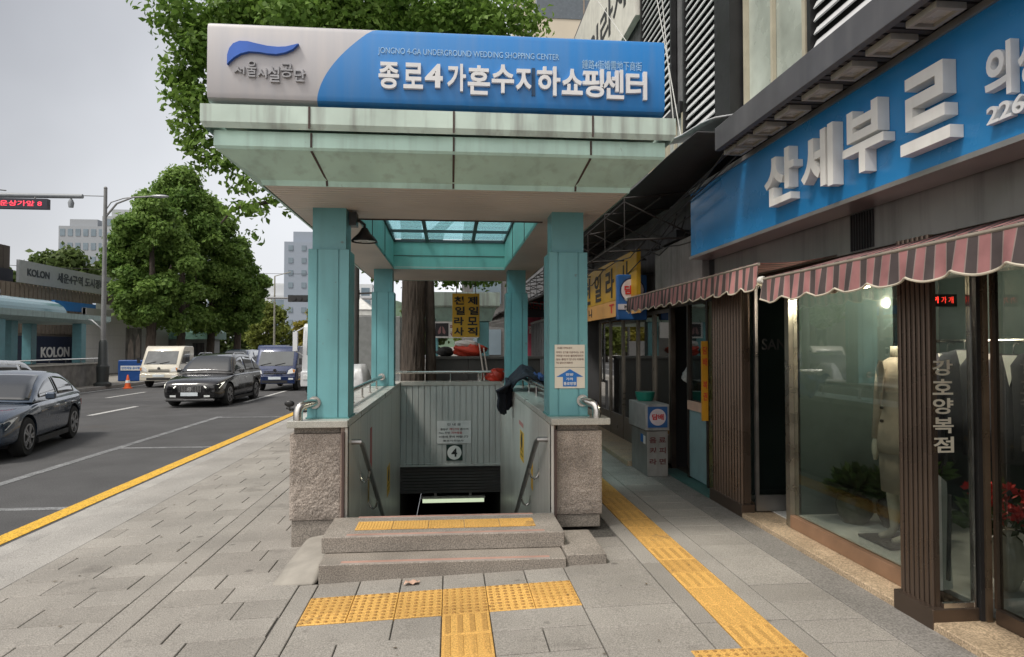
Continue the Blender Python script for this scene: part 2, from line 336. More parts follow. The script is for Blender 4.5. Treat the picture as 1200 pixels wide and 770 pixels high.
for k in range(12):
    y=4.27-.3*(k+1); mb.tint=.6+.4*random.random(); slab(mb,-.05,.25,y,y+.3,g=.0025,dz=.002); bars(mb,-.05,y,.3,.3)
struct(obj('tactile_paving',mb,tac))
mb=MB()
for k in range(34):
    y=3.55+.3*k; mb.tint=.6+.4*random.random(); slab(mb,1.6,1.9,y,y+.3,g=.002,dz=.002); bars(mb,1.6,y,.3,.3)
for x in (1.3,1.6):
    for y in (3.25,2.95): mb.tint=.6+.4*random.random(); slab(mb,x,x+.3,y,y+.3,g=.002,dz=.0035); dots(mb,x,y,.3,.3,6,6)
struct(obj('tactile_guide_strip',mb,tac))
# dark stains and a scrap of paper on the slabs
mb=MB(); P=[aZ(*p,.012) for p in ((474,676),(484,674),(490,677),(489,683),(480,681),(475,684))]
mb.grid(lambda u,v:(-.33+.1*u+.015*v,4.83+.06*v,gz(-.3)+.006+.02*abs(math.sin(5*u+2*v))),6,4)
tag(obj('paper_scrap',mb,mat('scrap_paper',(.55,.36,.27),.8),smooth=True),'crumpled pinkish paper scrap lying against the lowest step','litter')
# ---- hill far off
mb=MB()
def hill(u,v):
    x=-520+700*u; h=58*math.exp(-((x+120)/95)**2)+40*math.exp(-((x+260)/90)**2)+18+4*math.sin(x*.07)
    return (x,900+120*v,RD-.1+h*math.sin(min(1,v*1.0)*math.pi/2))
mb.grid(hill,70,8); struct(obj('hill',mb,mat('forest_hill',(.07,.11,.07),.95,var=.4,scale=.05),smooth=True))
# ================= underground entrance =================
teal=mat('teal_painted_steel',(.15,.375,.405),.42,var=.14,scale=2.2,streak=.22,streakcol=(.08,.16,.16),spec=.5,bump=.25,bscale=4,chips=.55)
mint=mat('pale_mint_panel',(.46,.655,.575),.45,var=.12,scale=2.5,streak=.4,bump=.2,bscale=3,chips=.3,streakcol=(.22,.27,.24))
mint2=mat('grimy_mint_lip',(.52,.63,.56),.5,var=.18,scale=2.5,streak=.75,streakcol=(.20,.19,.18))
soff=mat('soffit_slats',(.60,.54,.50),.55,var=.1,scale=1.5)
dark=mat('dark_seam',(.07,.045,.04),.8)
gran=mat('grey_granite',(.245,.218,.19),.6,var=.16,scale=3,speck=110,bump=.15,bscale=120)
capm=mat('granite_cap',(.42,.41,.37),.32,var=.12,scale=3,speck=260)
rough=mat('hammered_granite',(.31,.268,.235),.92,var=.3,scale=4,speck=120,bump=1.,bscale=55)
steel=mat('stainless_steel',(.62,.60,.57),.22,metal=1,var=.06,scale=8)
dsteel=mat('dull_steel',(.33,.32,.31),.35,metal=.9,var=.1)
ENT=thing('entrance_canopy','pale mint hopper-shaped canopy on four teal posts over the stairwell','entrance canopy',(0,8.5,0))
def rect(hx0,hx1,y0,y1,z): return [(hx0,y0,z),(hx1,y0,z),(hx1,y1,z),(hx0,y1,z)]
YB=12.95
# fascia: slab lip, recessed band, sloping hopper
SO=(-.92,.88,6.62,10.88)   # skylight opening
mb=MB(); mb.loft([rect(-1.76,1.685,4.90,YB,3.26),rect(-1.78,1.70,4.88,YB,3.30),rect(-1.78,1.70,4.88,YB,3.425)],caps=False)
obj('fascia_lip',mb,mint2,ENT)
mb=MB(); mb.loft([rect(-1.70,1.63,4.97,YB-.05,3.13),rect(-1.71,1.64,4.955,YB-.05,3.15),rect(-1.71,1.64,4.955,YB-.05,3.259)],caps=False)
obj('fascia_band',mb,mint,ENT)
mb=MB(); mb.loft([rect(-1.45,1.44,5.26,YB-.2,2.935),rect(-1.46,1.45,5.245,YB-.2,2.975),rect(-1.70,1.63,4.97,YB-.05,3.129)],caps=False)
obj('hopper_panel',mb,mint,ENT)
for x in (-1.02,.02,1.06):
    mb=MB(); mb.bar((x,4.878,3.265),(x,4.878,3.425),.014,.006); mb.bar((x,4.951,3.15),(x,4.951,3.255),.014,.006); mb.bar((x*1.0,4.966,3.125),(x*.94,5.243,2.98),.016,.006); mb.bar((x*.94,5.243,2.98),(x*.94,5.256,2.94),.016,.006); obj('seam_strip',mb,dark,ENT)
mb=MB(); a=SO
for (x0,x1,y0,y1) in ((-1.44,1.43,5.28,a[2]),(-1.44,1.43,a[3],YB-.22),(-1.44,a[0],a[2],a[3]),(a[1],1.43,a[2],a[3])):
    # slatted ceiling: boards across, with fine grooves
    n=max(1,int((y1-y0)/.075)); d=(y1-y0)/n
    for i in range(n): mb.box(x0,x1,y0+d*i+.006,y0+d*(i+1)-.006,2.94,2.955)
    mb.box(x0,x1,y0,y1,2.968,2.98)
obj('soffit',mb,soff,ENT)
mb=MB(); mb.box(-1.76,a[0]-.03,4.92,YB-.02,3.40,3.424); mb.box(a[1]+.03,1.68,4.92,YB-.02,3.40,3.424); mb.box(a[0]-.03,a[1]+.03,4.92,a[2]-.03,3.40,3.424); mb.box(a[0]-.03,a[1]+.03,a[3]+.03,YB-.02,3.40,3.424)
obj('roof',mb,mint,ENT)
mb=MB(); H=3.55
mb.box(a[0]-.028,a[0],a[2],a[3],2.942,H); mb.box(a[1],a[1]+.028,a[2],a[3],2.942,H); mb.box(a[0]-.028,a[1]+.028,a[3]+.001,a[3]+.03,2.942,3.38); mb.box(a[0]-.028,a[1]+.028,a[2]-.03,a[2]-.001,2.942,H)
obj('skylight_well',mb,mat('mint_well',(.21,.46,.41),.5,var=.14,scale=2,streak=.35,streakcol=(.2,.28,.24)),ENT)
mb=MB(); mb.bar((a[0],a[3]-.002,3.16),(a[1],a[3]-.002,3.16),.01,.008)
for y in (7.9,9.4): mb.bar((a[0]+.003,y,2.95),(a[0]+.003,y,3.5),.01,.006); mb.bar((a[1]-.003,y,2.95),(a[1]-.003,y,3.5),.01,.006)
mb.box(a[0]-.035,a[1]+.035,a[2]-.045,a[2]-.031,2.928,2.941)
obj('well_seam',mb,dark,ENT)
mb=MB()
def sz(y): return 3.40+.10*(a[3]-y)/(a[3]-a[2])
for y in (a[2],8.4,10.05,a[3]): mb.bar((a[0],y,sz(y)),(a[1],y,sz(y)),.035,.04)
for x in (a[0],-.38,.36,a[1]): mb.bar((x,a[2],sz(a[2])+.003),(x,a[3],sz(a[3])+.003),.05,.045)
fr=obj('skylight_frame',mb,mat('dark_frame',(.05,.06,.065),.5),ENT)
mb=MB(); mb.prism([(a[0],a[2],sz(a[2])+.03),(a[1],a[2],sz(a[2])+.03),(a[1],a[3],sz(a[3])+.03),(a[0],a[3],sz(a[3])+.03)],(0,0,.008))
obj('skylight_glass',mb,glassmat('aqua_glass',(.76,.93,.96),.5,dens=.28,dcol=(.5,.82,.9),tl=True),ENT)
def column(x0,y0,zt=2.94):
    w=.355; x1=x0+w; y1=y0+w; mb=MB(); z0=1.055; zs=2.56
    g=.012; b=(.0,.075,.09,.262,.277,w)
    mb.box(x0+.012,x1-.012,y0+.012,y1-.012,z0,zs)            # core seen in the grooves
    for i in (0,2,4):
        for s in (0,1):
            mb.box(x0+b[i],x0+b[i+1],y0 if s==0 else y1-.013,y0+.013 if s==0 else y1,z0,zs)
    for i in (0,2,4):
        for s in (0,1):
            if i==0: ya,yb=y0+.0135,y0+b[1]
            elif i==2: ya,yb=y0+b[2],y0+b[3]
            else: ya,yb=y0+b[4],y1-.0135
            mb.box(x0 if s==0 else x1-.011,x0+.011 if s==0 else x1,ya,yb,z0,zs)
    mb.box(x0+.03,x1-.03,y0+.03,y1-.03,zs,zt)
    c=obj('post',mb,teal,ENT)
    m2=MB(); m2.box(x0+.004,x1-.004,y0+.004,y1-.004,zs-.004,zs+.004); obj('post_collar',m2,mat('teal_edge',(.09,.25,.25),.5),c)
    m2=MB(); m2.box(x0-.012,x1+.012,y0-.012,y1+.012,1.048,1.062); obj('foot_plate',m2,mat('teal_edge',(.09,.25,.25),.5),c)
for x,y in ((-1.265,6.06),(.905,6.06),(-1.265,10.85),(.905,10.85)): column(x,y)
# ---- sign box on the canopy
sgn=thing('underground_mall_sign','long blue and white sign box with raised white Korean letters atop the canopy','sign',(-.06,4.9,3.43))
def signmat():
    m=bpy.data.materials.new('sign_blue_white'); m.use_nodes=True; t=m.node_tree; b=t.nodes['Principled BSDF']; N=t.nodes.new; L=t.links.new
    tcn=N('ShaderNodeTexCoord'); sp=N('ShaderNodeSeparateXYZ'); L(tcn.outputs['Object'],sp.inputs[0])
    def mth(op,a,bv):
        n=N('ShaderNodeMath'); n.operation=op; L(a,n.inputs[0]); 
        if isinstance(bv,(int,float)): n.inputs[1].default_value=bv
        else: L(bv,n.inputs[1])
        return n.outputs[0]
    t01=mth('MULTIPLY',sp.outputs['Z'],1/.6); t2=mth('POWER',t01,2.0); xb=mth('MULTIPLY_ADD',t2,.43); xb.node.inputs[2].default_value=-.91
    g=mth('GREATER_THAN',sp.outputs['X'],xb)
    mm=N('ShaderNodeMix'); mm.data_type='RGBA'; mm.inputs[6].default_value=(.50,.48,.49,1); mm.inputs[7].default_value=(.018,.205,.56,1); L(g,mm.inputs[0])
    mpn=N('ShaderNodeMapping'); mpn.inputs['Scale'].default_value=(9,1,.6); L(tcn.outputs['Object'],mpn.inputs[0]); nz=N('ShaderNodeTexNoise'); nz.inputs['Scale'].default_value=1.6; nz.inputs['Detail'].default_value=5; L(mpn.outputs[0],nz.inputs[0])
    r=N('ShaderNodeMapRange'); r.inputs[1].default_value=.35; r.inputs[2].default_value=.8; r.inputs[3].default_value=0; r.inputs[4].default_value=.22; L(nz.outputs[0],r.inputs[0])
    m2=N('ShaderNodeMix'); m2.data_type='RGBA'; L(r.outputs[0],m2.inputs[0]); L(mm.outputs[2],m2.inputs[6]); m2.inputs[7].default_value=(.20,.26,.36,1)
    L(m2.outputs[2],b.inputs['Base Color']); b.inputs['Roughness'].default_value=.35; return m
pr=[(0,.0),(-.0,.0)]
mb=MB(); ring=[]
for y,z in ((.30,.02),(.05,.02),(.012,.045),(0,.08),(0,.545),(.012,.575),(.05,.598),(.30,.60)): ring.append((y,z))
xs=(-1.675,1.675)
mb.loft([[(x+-.06,4.9+y-.02,3.43+z) for y,z in ring] for x in xs])
bx=obj('sign_box',mb,signmat(),sgn,smooth=True,auto=True)
Yf=4.879
wl=mat('sign_letter_white',(.74,.74,.75),.4,var=.06,scale=3,streak=.15,streakcol=(.35,.36,.38)); pale=mat('sign_letter_pale_blue',(.36,.58,.80),.5)
s0="종로4가혼수지하쇼핑센터"; px=(443,467,494,522,549,578,604,629,657,686,706,730,757)
cells=[(444,468),(473,496),(498,519),(524,546),(548,574),(576,602),(604,627),(629,656),(658,682),(682,707),(705,730),(733,757)]
tops=[75,76,77,77,79,78,80,80,83,83,84,86]; bots=[105,105,104,108,112,110,112,113,112,115,117,118]
mb=MB(); md=MB()
for ch,(x0,x1),t,b in zip(s0,cells,tops,bots):
    p=aY((x0),b,Yf); q=aY(x1,t,Yf)
    if ch=='지':
        mb.text(ch,(p.x,Yf,p.z),XA,ZA,q.x-p.x,q.z-p.z,.03,.03,keep=lambda u,v:u<.72)
        md.text(ch,(p.x,Yf,p.z),XA,ZA,q.x-p.x,q.z-p.z,.004,.03,keep=lambda u,v:u>=.72)
    else: mb.text(ch,(p.x,Yf,p.z),XA,ZA,q.x-p.x,q.z-p.z,.03,.026)
obj('raised_lettering',mb,wl,sgn); obj('missing_stroke_mark',md,mat('glue_ghost',(.03,.07,.14),.8),sgn)
mb=MB(); p=aY(443,64.5,Yf); q=aY(655,60,Yf); mb.text("JONGNO 4-GA UNDERGROUND WEDDING SHOPPING CENTER",(p.x,Yf,p.z),XA,(q.x*0,0,1),q.x-p.x,.058,.003,-.004); obj('small_lettering',mb,pale,sgn); mb=MB()
p=aY(682,80,Yf); q=aY(752,70,Yf); mb.text("鍾路4街婚需地下商街",(p.x,Yf,p.z-.005),XA,ZA,q.x-p.x,.07,.003,0)
obj('small_lettering',mb,pale,sgn)
cr_=lambda pts:[aY(230+x/4.138,10+y/4.138,Yf) for x,y in pts]
sw=[(155,278),(156,232),(166,200),(185,177),(215,165),(255,167),(300,178),(350,189),(400,194),(440,192),(500,178),(472,205),(435,221),(390,229),(350,226),(310,219),(260,216),(220,226),(190,243),(168,262)]
mb=MB(); mb.prism([Vector((p.x,Yf,p.z)) for p in cr_(sw)],(0,-.03,0)); obj('wave_emblem',mb,mat('emblem_blue',(.025,.12,.52),.4),sgn)
mb=MB()
for ch,x0,x1,t,b in (('서',185,238,285,322),('울',250,295,258,335),('시',300,345,295,340),('설',350,408,285,360),('공',412,470,272,338),('단',478,532,300,358)):
    p,q=cr_(((x0,b),(x1,t))); mb.text(ch,(p.x,Yf,p.z),XA,Vector((0,0,1)),q.x-p.x,q.z-p.z,.022,.008)
obj('operator_lettering',mb,mat('letter_grey',(.33,.33,.35),.5),sgn)
# ---- stairwell: walls, granite pillars, coping, back panel, stairs, shutter
ST=thing('stairwell','granite-pillared stairwell with coping leading down under the canopy','stairwell',(0,9,0))
wallm=mat('marble_wall_panel',(.56,.545,.50),.35,var=.1,scale=1.2,streak=.4,streakcol=(.24,.225,.20))
for s,x0,x1 in ((-1,-1.30,-.91),(1,.92,1.30)):
    mb=MB(); mb.box(x0,x1,6.46,12.06,-.05,.99)
    w=obj('wall',mb,mat('side_granite',(.33,.31,.285),.65,var=.15,speck=200),ST)
    xi=x1 if s<0 else x0; m2=MB()
    for i,(ya,yb) in enumerate(zip(np.linspace(5.9,12.0,8)[:-1],np.linspace(5.9,12.0,8)[1:])):
        m2.box(*( (xi,xi+.022) if s<0 else (xi-.022,xi)),ya+.004,yb-.004,-2.9,.985)
    obj('wall_cladding',m2,wallm,w)
    m3=MB(); m3.box(*((xi-.02,xi-.001) if s<0 else (xi+.001,xi+.02)),5.86,12.05,-2.9,.95); obj('backing',m3,dark,w)
    # coping
    m4=MB(); xo=-1.40 if s<0 else 1.43; xa,xb=(xo,-.885) if s<0 else (.895,xo)
    ys=[5.88,6.9,8.2,9.5,10.8,12.3]
    for ya,yb in zip(ys,ys[1:]): m4.box(xa if ya<6 else (xa+.06 if s<0 else xa),xb if ya<6 else (xb if s<0 else xb-.06),ya+.0015,yb-.0015,.99,1.05)
    obj('coping',m4,capm,ST,bevel=.006)
    # pillar with hammered face
    px0,px1=(-1.375,-.955) if s<0 else (.945,1.355)
    m5=MB(); m5.box(px0,px1,5.97,6.45,.06 if s>0 else -.06,.16+.02); p_=obj('pillar_base',m5,gran,ST,bevel=.012)
    m6=MB(); n=44
    def bl(u,v,f): 
        e=min(u,1-u,v,1-v); p=Vector((u*9+7*f+s*20,v*16,f*3.)); k=.010*abs(noise.noise(p*.6))+.005*noise.noise(p*2.7)+.005*noise.noise(p*6)
        return (.006+k)*min(1,e/.05)
    X0,X1,Ya,Yb,Z0,Z1=px0-.01,px1+.01,5.955,6.455,.185,.93
    m6.grid(lambda u,v:(X0+(X1-X0)*u,Ya-bl(u,v,0),Z0+(Z1-Z0)*v),n,70)
    m6.grid(lambda u,v:((X1+bl(u,v,1)),Ya+(Yb-Ya)*u,Z0+(Z1-Z0)*v),n,70)
    m6.grid(lambda u,v:((X0-bl(u,v,1)),Yb-(Yb-Ya)*u,Z0+(Z1-Z0)*v),n,70)
    m6.grid(lambda u,v:(X0+(X1-X0)*u,Ya+(Yb-Ya)*v,Z1),2,2); m6.grid(lambda u,v:(X0+(X1-X0)*u,Ya+(Yb-Ya)*v,Z0),2,2)
    obj('pillar_block',m6,rough,ST,smooth=True,auto=True)
    m7=MB(); m7.box(px0+.015,px1-.01,5.985,6.44,.932,.989); obj('pillar_neck',m7,gran,ST,bevel=.006)
    m8=MB(); jx=(-.952,-.888) if s<0 else (.898,.94); m8.box(*jx,5.93,5.99,.2,.988); obj('jamb_strip',m8,mat('brown_granite',(.27,.2,.165),.4,speck=160),ST,bevel=.004)
mb=MB(); mb.box(-1.34,1.37,12.0,12.3,.985,1.055); obj('coping',mb,capm,ST,bevel=.006)
mb=MB(); mb.box(-1.3,1.3,12.09,12.28,-.1,.985); obj('wall',mb,gran,ST)
mb=MB(); 
for i in range(17): x=-.885+i*.1058; mb.box(x+.006,x+.0998,12.02,12.05,-.42,.985)
mb.box(-.89,.92,12.051,12.08,-.42,.985); mb.box(-.89,.92,11.99,12.03,-.455,-.42)
obj('back_panel',mb,mat('grey_metal_panel',(.50,.51,.49),.45,var=.12,scale=1.5,streak=.35,streakcol=(.22,.22,.21)),ST)
mb=MB()
for i in range(9): mb.box(-.89,.92,12.10+.0*i,12.13,-.46-.055*(i+1)+.006,-.46-.055*i)
mb.box(-.89,.92,12.131,12.15,-.955,-.45)
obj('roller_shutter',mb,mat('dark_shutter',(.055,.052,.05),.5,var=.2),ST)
mb=MB(); z=.21; y=5.86; k=0
while k<19: mb.box(-.90,.92,y+.001,y+.30,-3.2,z-.165*(k+1)+.02); y+=.30; k+=1
mb.box(-.9,.92,y,30,-3.2,-2.92)
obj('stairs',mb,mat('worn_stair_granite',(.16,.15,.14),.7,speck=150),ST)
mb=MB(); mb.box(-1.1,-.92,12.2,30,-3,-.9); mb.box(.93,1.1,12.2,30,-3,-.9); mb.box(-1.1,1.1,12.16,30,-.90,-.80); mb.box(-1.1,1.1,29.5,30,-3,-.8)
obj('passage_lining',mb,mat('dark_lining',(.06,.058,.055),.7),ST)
lt=thing('passage_light','pale strip light glowing under the dark shutter at stair foot','ceiling light',(.05,12.6,-1.08))
mb=MB(); mb.box(-.51,.63,12.50,12.57,-1.215,-1.15); obj('tube',mb,mat('lit_tube',(.62,.72,.5),emit=.75),lt)
mb=MB(); mb.box(-.53,.65,12.51,12.6,-1.149,-1.10); mb.box(-.3,-.25,12.53,12.57,-1.10,-.9); mb.box(.35,.4,12.53,12.57,-1.10,-.9); obj('housing',mb,mat('white_enamel',(.6,.6,.58),.5),lt)
# ---- entrance steps
SP=thing('entrance_steps','two low granite steps with yellow tactile strip before the stairwell','steps',(0,5.4,0))
def stepmesh(x0,x1,y0,y1,zt,zb,sl=0): 
    m=MB(); m.loft([[(x0,y0,zb),(x1,y0,zb),(x1,y1,zb),(x0,y1,zb)],[(x0,y0,zt),(x1,y0,zt+sl),(x1,y1,zt+sl),(x0,y1,zt)]]); return m
lo=obj('lower_step',stepmesh(-.955,.875,5.0,5.9,.10,-.15),gran,SP,bevel=.008)
lo2=obj('lower_step_end',stepmesh(.882,1.19,5.03,5.7,.115,-.1),gran,SP,bevel=.008)
up=obj('upper_step',stepmesh(-.985,.905,5.265,5.86,.225,.1015),gran,SP,bevel=.008)
br=mat('rose_nosing_strip',(.40,.235,.19),.6,var=.15); 
for nm,x0,x1,y,z,pr_ in (('nosing',-.80,.75,5.005,.1,lo),('nosing',-.80,.75,5.27,.225,up),('nosing',-.78,.72,5.80,.225,up)):
    m=MB(); m.box(x0,x1,y+.014,y+.060,z,z+.004); n_=obj(nm,m,br,pr_); m=MB(); m.box(x0,x1,y+.003,y+.011,z,z+.005); obj('nosing_edge',m,mat('nosing_metal',(.5,.46,.43),.45,metal=.4),pr_)
m=MB()
tx=np.linspace(-.76,.70,6)
for i in range(5):
    m.tint=.6+.4*random.random(); m.box(tx[i]+.002,tx[i+1]-.002,5.44,5.69,.2265,.2295)
    for k in range(12): 
        cx=tx[i]+(tx[i+1]-tx[i])*(k+.5)/12; m.box(cx-.007,cx+.007,5.45,5.68,.2295,.2325)
obj('tactile_strip',m,tac,up)
m=MB(); m.loft([[(-1.33,5.0,-.06),(-.957,4.97,-.05),(-.957,5.9,-.05),(-1.28,5.92,-.06)],[(-1.25,5.14,-.005),(-.957,5.08,.06),(-.957,5.9,.10),(-1.22,5.92,.06)]]); obj('concrete_ramp',m,mat('patched_concrete',(.27,.25,.22),.9,var=.25,scale=4,bump=.3,bscale=40),SP,bevel=.05,seg=3)
# ---- stainless rails
def rail(name,label,paths,posts,flange=None,r=.03):
    t=thing(name,label,'handrail',paths[0][0])
    for p in paths: m=MB(); m.tube(p,r,12); obj('rail',m,steel,t,smooth=True,auto=True)
    for p,q in posts: m=MB(); m.tube([p,q],.012,8); m.lathe(q,[(.025,.0),(.025,.008),(.012,.012)],10); obj('support',m,steel,t,smooth=True,auto=True)
    for c in flange or (): m=MB(); m.lathe(c,[(.055,-.012),(.055,.0),(.03,.004)],16,'y'); obj('flange',m,steel,t,smooth=True,auto=True)
    return t
def bend(x):
    s=-1 if x<0 else 1; xe=1.315*s; P=[(xe,5.93,1.05),(xe,5.93,1.12),(xe-.006*s,5.936,1.15),(xe-.02*s,5.95,1.172),(xe-.045*s,5.972,1.182),(x,6.065,1.195)]
    return P
m=None
for x,l in ((-1.20,'short bent steel handrail stub on the left granite pillar by the kerb'),(1.21,'short bent steel handrail stub below the blue arrow notice')):
    p=bend(x); p=[(q[0],q[1]-(.0 if i>1 else 0),q[2]) for i,q in enumerate(p)]
    rail('bent_handrail',l,[p],[],[(x,6.058,1.195)],.04)
for x,l in ((-1.10,'steel rail along the coping between the two posts on the roadside'),(1.10,'steel rail along the coping beneath the draped dark jacket')):
    ps=[((x,y,1.19),(x,y,1.05)) for y in (6.9,7.7,8.5,9.3,10.1)]
    rail('coping_rail',l,[[(x,6.43,1.2),(x,10.84,1.2)]],ps,[(x,10.84,1.2),(x,6.43,1.2)],.03)
rail('coping_rail','steel rail across the far end of the stairwell beside the red bag',[[(-1.0,12.15,1.22),(1.0,12.15,1.22)]],[((x,12.15,1.2),(x,12.15,1.055)) for x in (-.9,.0,.9)],None,.028)
for s,l in ((-1,'sloping inner handrail on the left shaded stairwell wall'),(1,'sloping inner handrail on the right sunlit stairwell wall')):
    x=-.80 if s<0 else .80; xi=-.895 if s<0 else .905
    t=thing('stair_handrail',l,'handrail',(x,6.3,0)); m=MB(); m.tube([(xi,6.15,.83),(x+.01*s,6.15,.83),(x,6.2,.80),(x,8.4,-.50),(x,9.7,-1.24)],.024,10); obj('rail',m,dsteel,t,smooth=True,auto=True)
    for y,z in ((6.75,.475),(7.5,.03),(8.6,-.62)):
        m=MB(); m.tube([(x,y,z-.02)]+[(x+(xi-x)*(1-math.cos(q))/2*1.0,y,z-.02-.11*math.sin(q)) for q in (.4,.9,1.57,2.2,2.7)]+[(xi,y,z-.02)],.011,8); obj('bracket',m,steel,t,smooth=True,auto=True)
# ---- notices
def plate(name,label,cat,c,ux,uy,w,h,mt,bev=.0,t=.006):
    """a thin board standing on a face; c = lower-left corner on the face"""
    T=thing(name,label,cat,c); ux=Vector(ux); uy=Vector(uy); n=ux.cross(uy); m=MB(); m.prism([Vector(c)+n*.001,Vector(c)+ux*w+n*.001,Vector(c)+ux*w+uy*h+n*.001,Vector(c)+uy*h+n*.001],n*t); obj('board',m,mt,T); return T,Vector(c),ux,uy,n
def put(T,c,ux,uy,n,name,mt,items,t=.0075,depth=.002):
    m=MB()
    for it in items:
        s,x,y,w,h=it[:5]; m.text(s,c+ux*x+uy*y+n*t,ux,uy,w,h,depth,it[5] if len(it)>5 else .01,res=2)
    return obj(name,m,mt,T)
ink=mat('black_ink',(.025,.025,.025),.6); white=mat('white_board',(.78,.78,.76),.45,var=.05); cream=mat('cream_board',(.72,.66,.56),.5,var=.06); red=mat('red_ink',(.55,.03,.03),.5); blue=mat('blue_ink',(.02,.16,.5),.5)
yel=mat('yellow_board',(.72,.42,.03),.5,var=.1,scale=3); grn=mat('dark_green_board',(.012,.035,.028),.5)
c=aY(650,455,6.06); q=aY(685,404,6.06)
T,c,ux,uy,n=plate('notice_board','cream notice with text above a blue up arrow on right post','notice',(c.x,6.058,c.z),XA,ZA,q.x-c.x,q.z-c.z,cream); w=q.x-c.x; h=q.z-c.z
put(T,c,ux,uy,n,'notice_text',mat('brown_ink',(.25,.15,.12),.6),[("안내문 지하도상가",.08*w,.90*h,.5*w,.05*h),("지하도 상가를 이용하시는 고객",.05*w,.80*h,.9*w,.05*h),("여러분 이곳은 엘리베이터가",.05*w,.72*h,.9*w,.05*h),("없는 출입구 입니다 이용에",.05*w,.64*h,.9*w,.05*h),("착오 없으시기 바랍니다",.05*w,.56*h,.55*w,.05*h)])
m=MB(); m.prism([c+ux*(a_*w)+uy*(b_*h)+n*.0075 for a_,b_ in ((.27,.04),(.73,.04),(.73,.26),(.95,.26),(.5,.44),(.05,.26),(.27,.26))],n*.002); obj('arrow',m,blue,T)
m=MB(); m.prism([c+uy*(.475*h)+n*.0075,c+ux*w+uy*(.475*h)+n*.0075,c+ux*w+uy*(.483*h)+n*.0075,c+uy*(.483*h)+n*.0075],n*.001); obj('divider',m,ink,T)
put(T,c,ux,uy,n,'arrow_text',white,[("전방",.36*w,.285*h,.26*w,.06*h,.02),("가까",.37*w,.18*h,.24*w,.065*h,.02),("통로방향",.29*w,.07*h,.42*w,.075*h,.02)],.0098)
c=aY(512,520,12.0); q=aY(552,493,12.0); w=q.x-c.x; h=q.z-c.z
T,c,ux,uy,n=plate('notice_board','pale notice of small red and black text on ribbed back panel','notice',(c.x,12.015,c.z),XA,ZA,w,h,mat('pale_grey_board',(.70,.70,.69),.5))
put(T,c,ux,uy,n,'notice_text',ink,[("안 내 문",.3*w,.78*h,.4*w,.12*h),("출입구",.1*w,.58*h,.22*w,.10*h),("좁으며",.68*w,.58*h,.24*w,.1*h),("70m 전방",.05*w,.42*h,.33*w,.1*h),("이용에 주의 바랍니다",.06*w,.24*h,.86*w,.11*h),("종로지하상가",.18*w,.08*h,.6*w,.08*h)])
put(T,c,ux,uy,n,'red_text',red,[("계단이",.36*w,.58*h,.28*w,.1*h),("지하철을",.42*w,.42*h,.32*w,.1*h)])
c=aY(523,540,12.0); q=aY(542,521,12.0); w=q.x-c.x; h=q.z-c.z
T,c,ux,uy,n=plate('exit_number_sign','square dark sign with black number 4 in a white disc','sign',(c.x,12.014,c.z),XA,ZA,w,h,grn)
m=MB(); m.lathe(c+ux*w/2+uy*h/2+n*.0072,[(w*.44,.0),(w*.44,-.002)],32,'y'); obj('disc',m,white,T)
put(T,c,ux,uy,n,'number',ink,[("4",.31*w,.24*h,.36*w,.52*h,.03)],.0095)
def sticker(y,z,s,l,w=.16,h=.24,mt=None,pic=True):
    x=-.888 if s<0 else .898
    T,c,ux,uy,n=plate('warning_sticker',l,'sticker',(x,y if s<0 else y+w,z),YA if s<0 else NY,ZA,w,h,mt or yel,t=.003)
    if pic:
        m=MB(); m.lathe(c+ux*w*.5+uy*h*.66+n*.0035,[(w*.22,0),(w*.22,.002 if s<0 else -.002)],16,'x'); obj('symbol',m,ink,T)
        put(T,c,ux,uy,n,'sticker_text',ink,[("주의",.25*w,.88*h,.5*w,.09*h),("계단조심",.12*w,.3*h,.76*w,.1*h),("CAUTION",.15*w,.14*h,.7*w,.09*h)],.0035,.001)
sticker(9.55,-.12-.42+.1,-1,'yellow caution sticker low on the left stairwell wall',.42,.42)
sticker(8.15,.26,1,'yellow caution sticker on the sunlit right stairwell wall',.42,.36)
sticker(7.25,.12,1,'narrow yellow sticker beside the right inner handrail',.14,.34,pic=False)
sticker(7.55,.28,-1,'vertical red sticker strip on the left stairwell wall',.14,.50,mat('red_strip',(.45,.05,.05),.5),False)
sticker(7.35,.0,-1,'faded ochre sticker under the red strip on left wall',.12,.28,mat('ochre_strip',(.38,.25,.07),.6),False)
sticker(8.2,.68,1,'thin faded red lettering strip on right stairwell wall',.5,.05,mat('faded_red',(.5,.22,.2),.6),False)
# ---- lamp on the left front post
LP=thing('canopy_lamp','black ribbed bell lamp bracketed inside the left front post','lamp',(-.8,6.2,2.7)); bk=mat('black_enamel',(.012,.012,.013),.4)
cx,cy,cz=-.80,6.28,2.665
m=MB(); n=24; vs=[]
for r,h in ((.118,.0),(.114,.015),(.09,.045),(.058,.075),(.042,.10),(.026,.13)):
    vs.append([(cx+r*(1+.05*(k%2))*math.cos(2*math.pi*k/n),cy+r*(1+.05*(k%2))*math.sin(2*math.pi*k/n),cz+h) for k in range(n)])
m.loft(vs,caps=False); obj('shade',m,bk,LP,smooth=True)
m=MB(); m.tube([(cx,cy,cz+.12),(cx,cy,cz+.16),(-.84,6.26,cz+.19),(-.91,6.24,cz+.19)],.014,8); m.box(-.925,-.86,6.16,6.3,2.80,2.92); obj('bracket',m,bk,LP)
m=MB(); m.lathe((cx,cy,cz+.008),[(.10,.0),(.10,.006)],20); obj('lens',m,mat('lamp_lens',(.55,.52,.46),.3),LP)
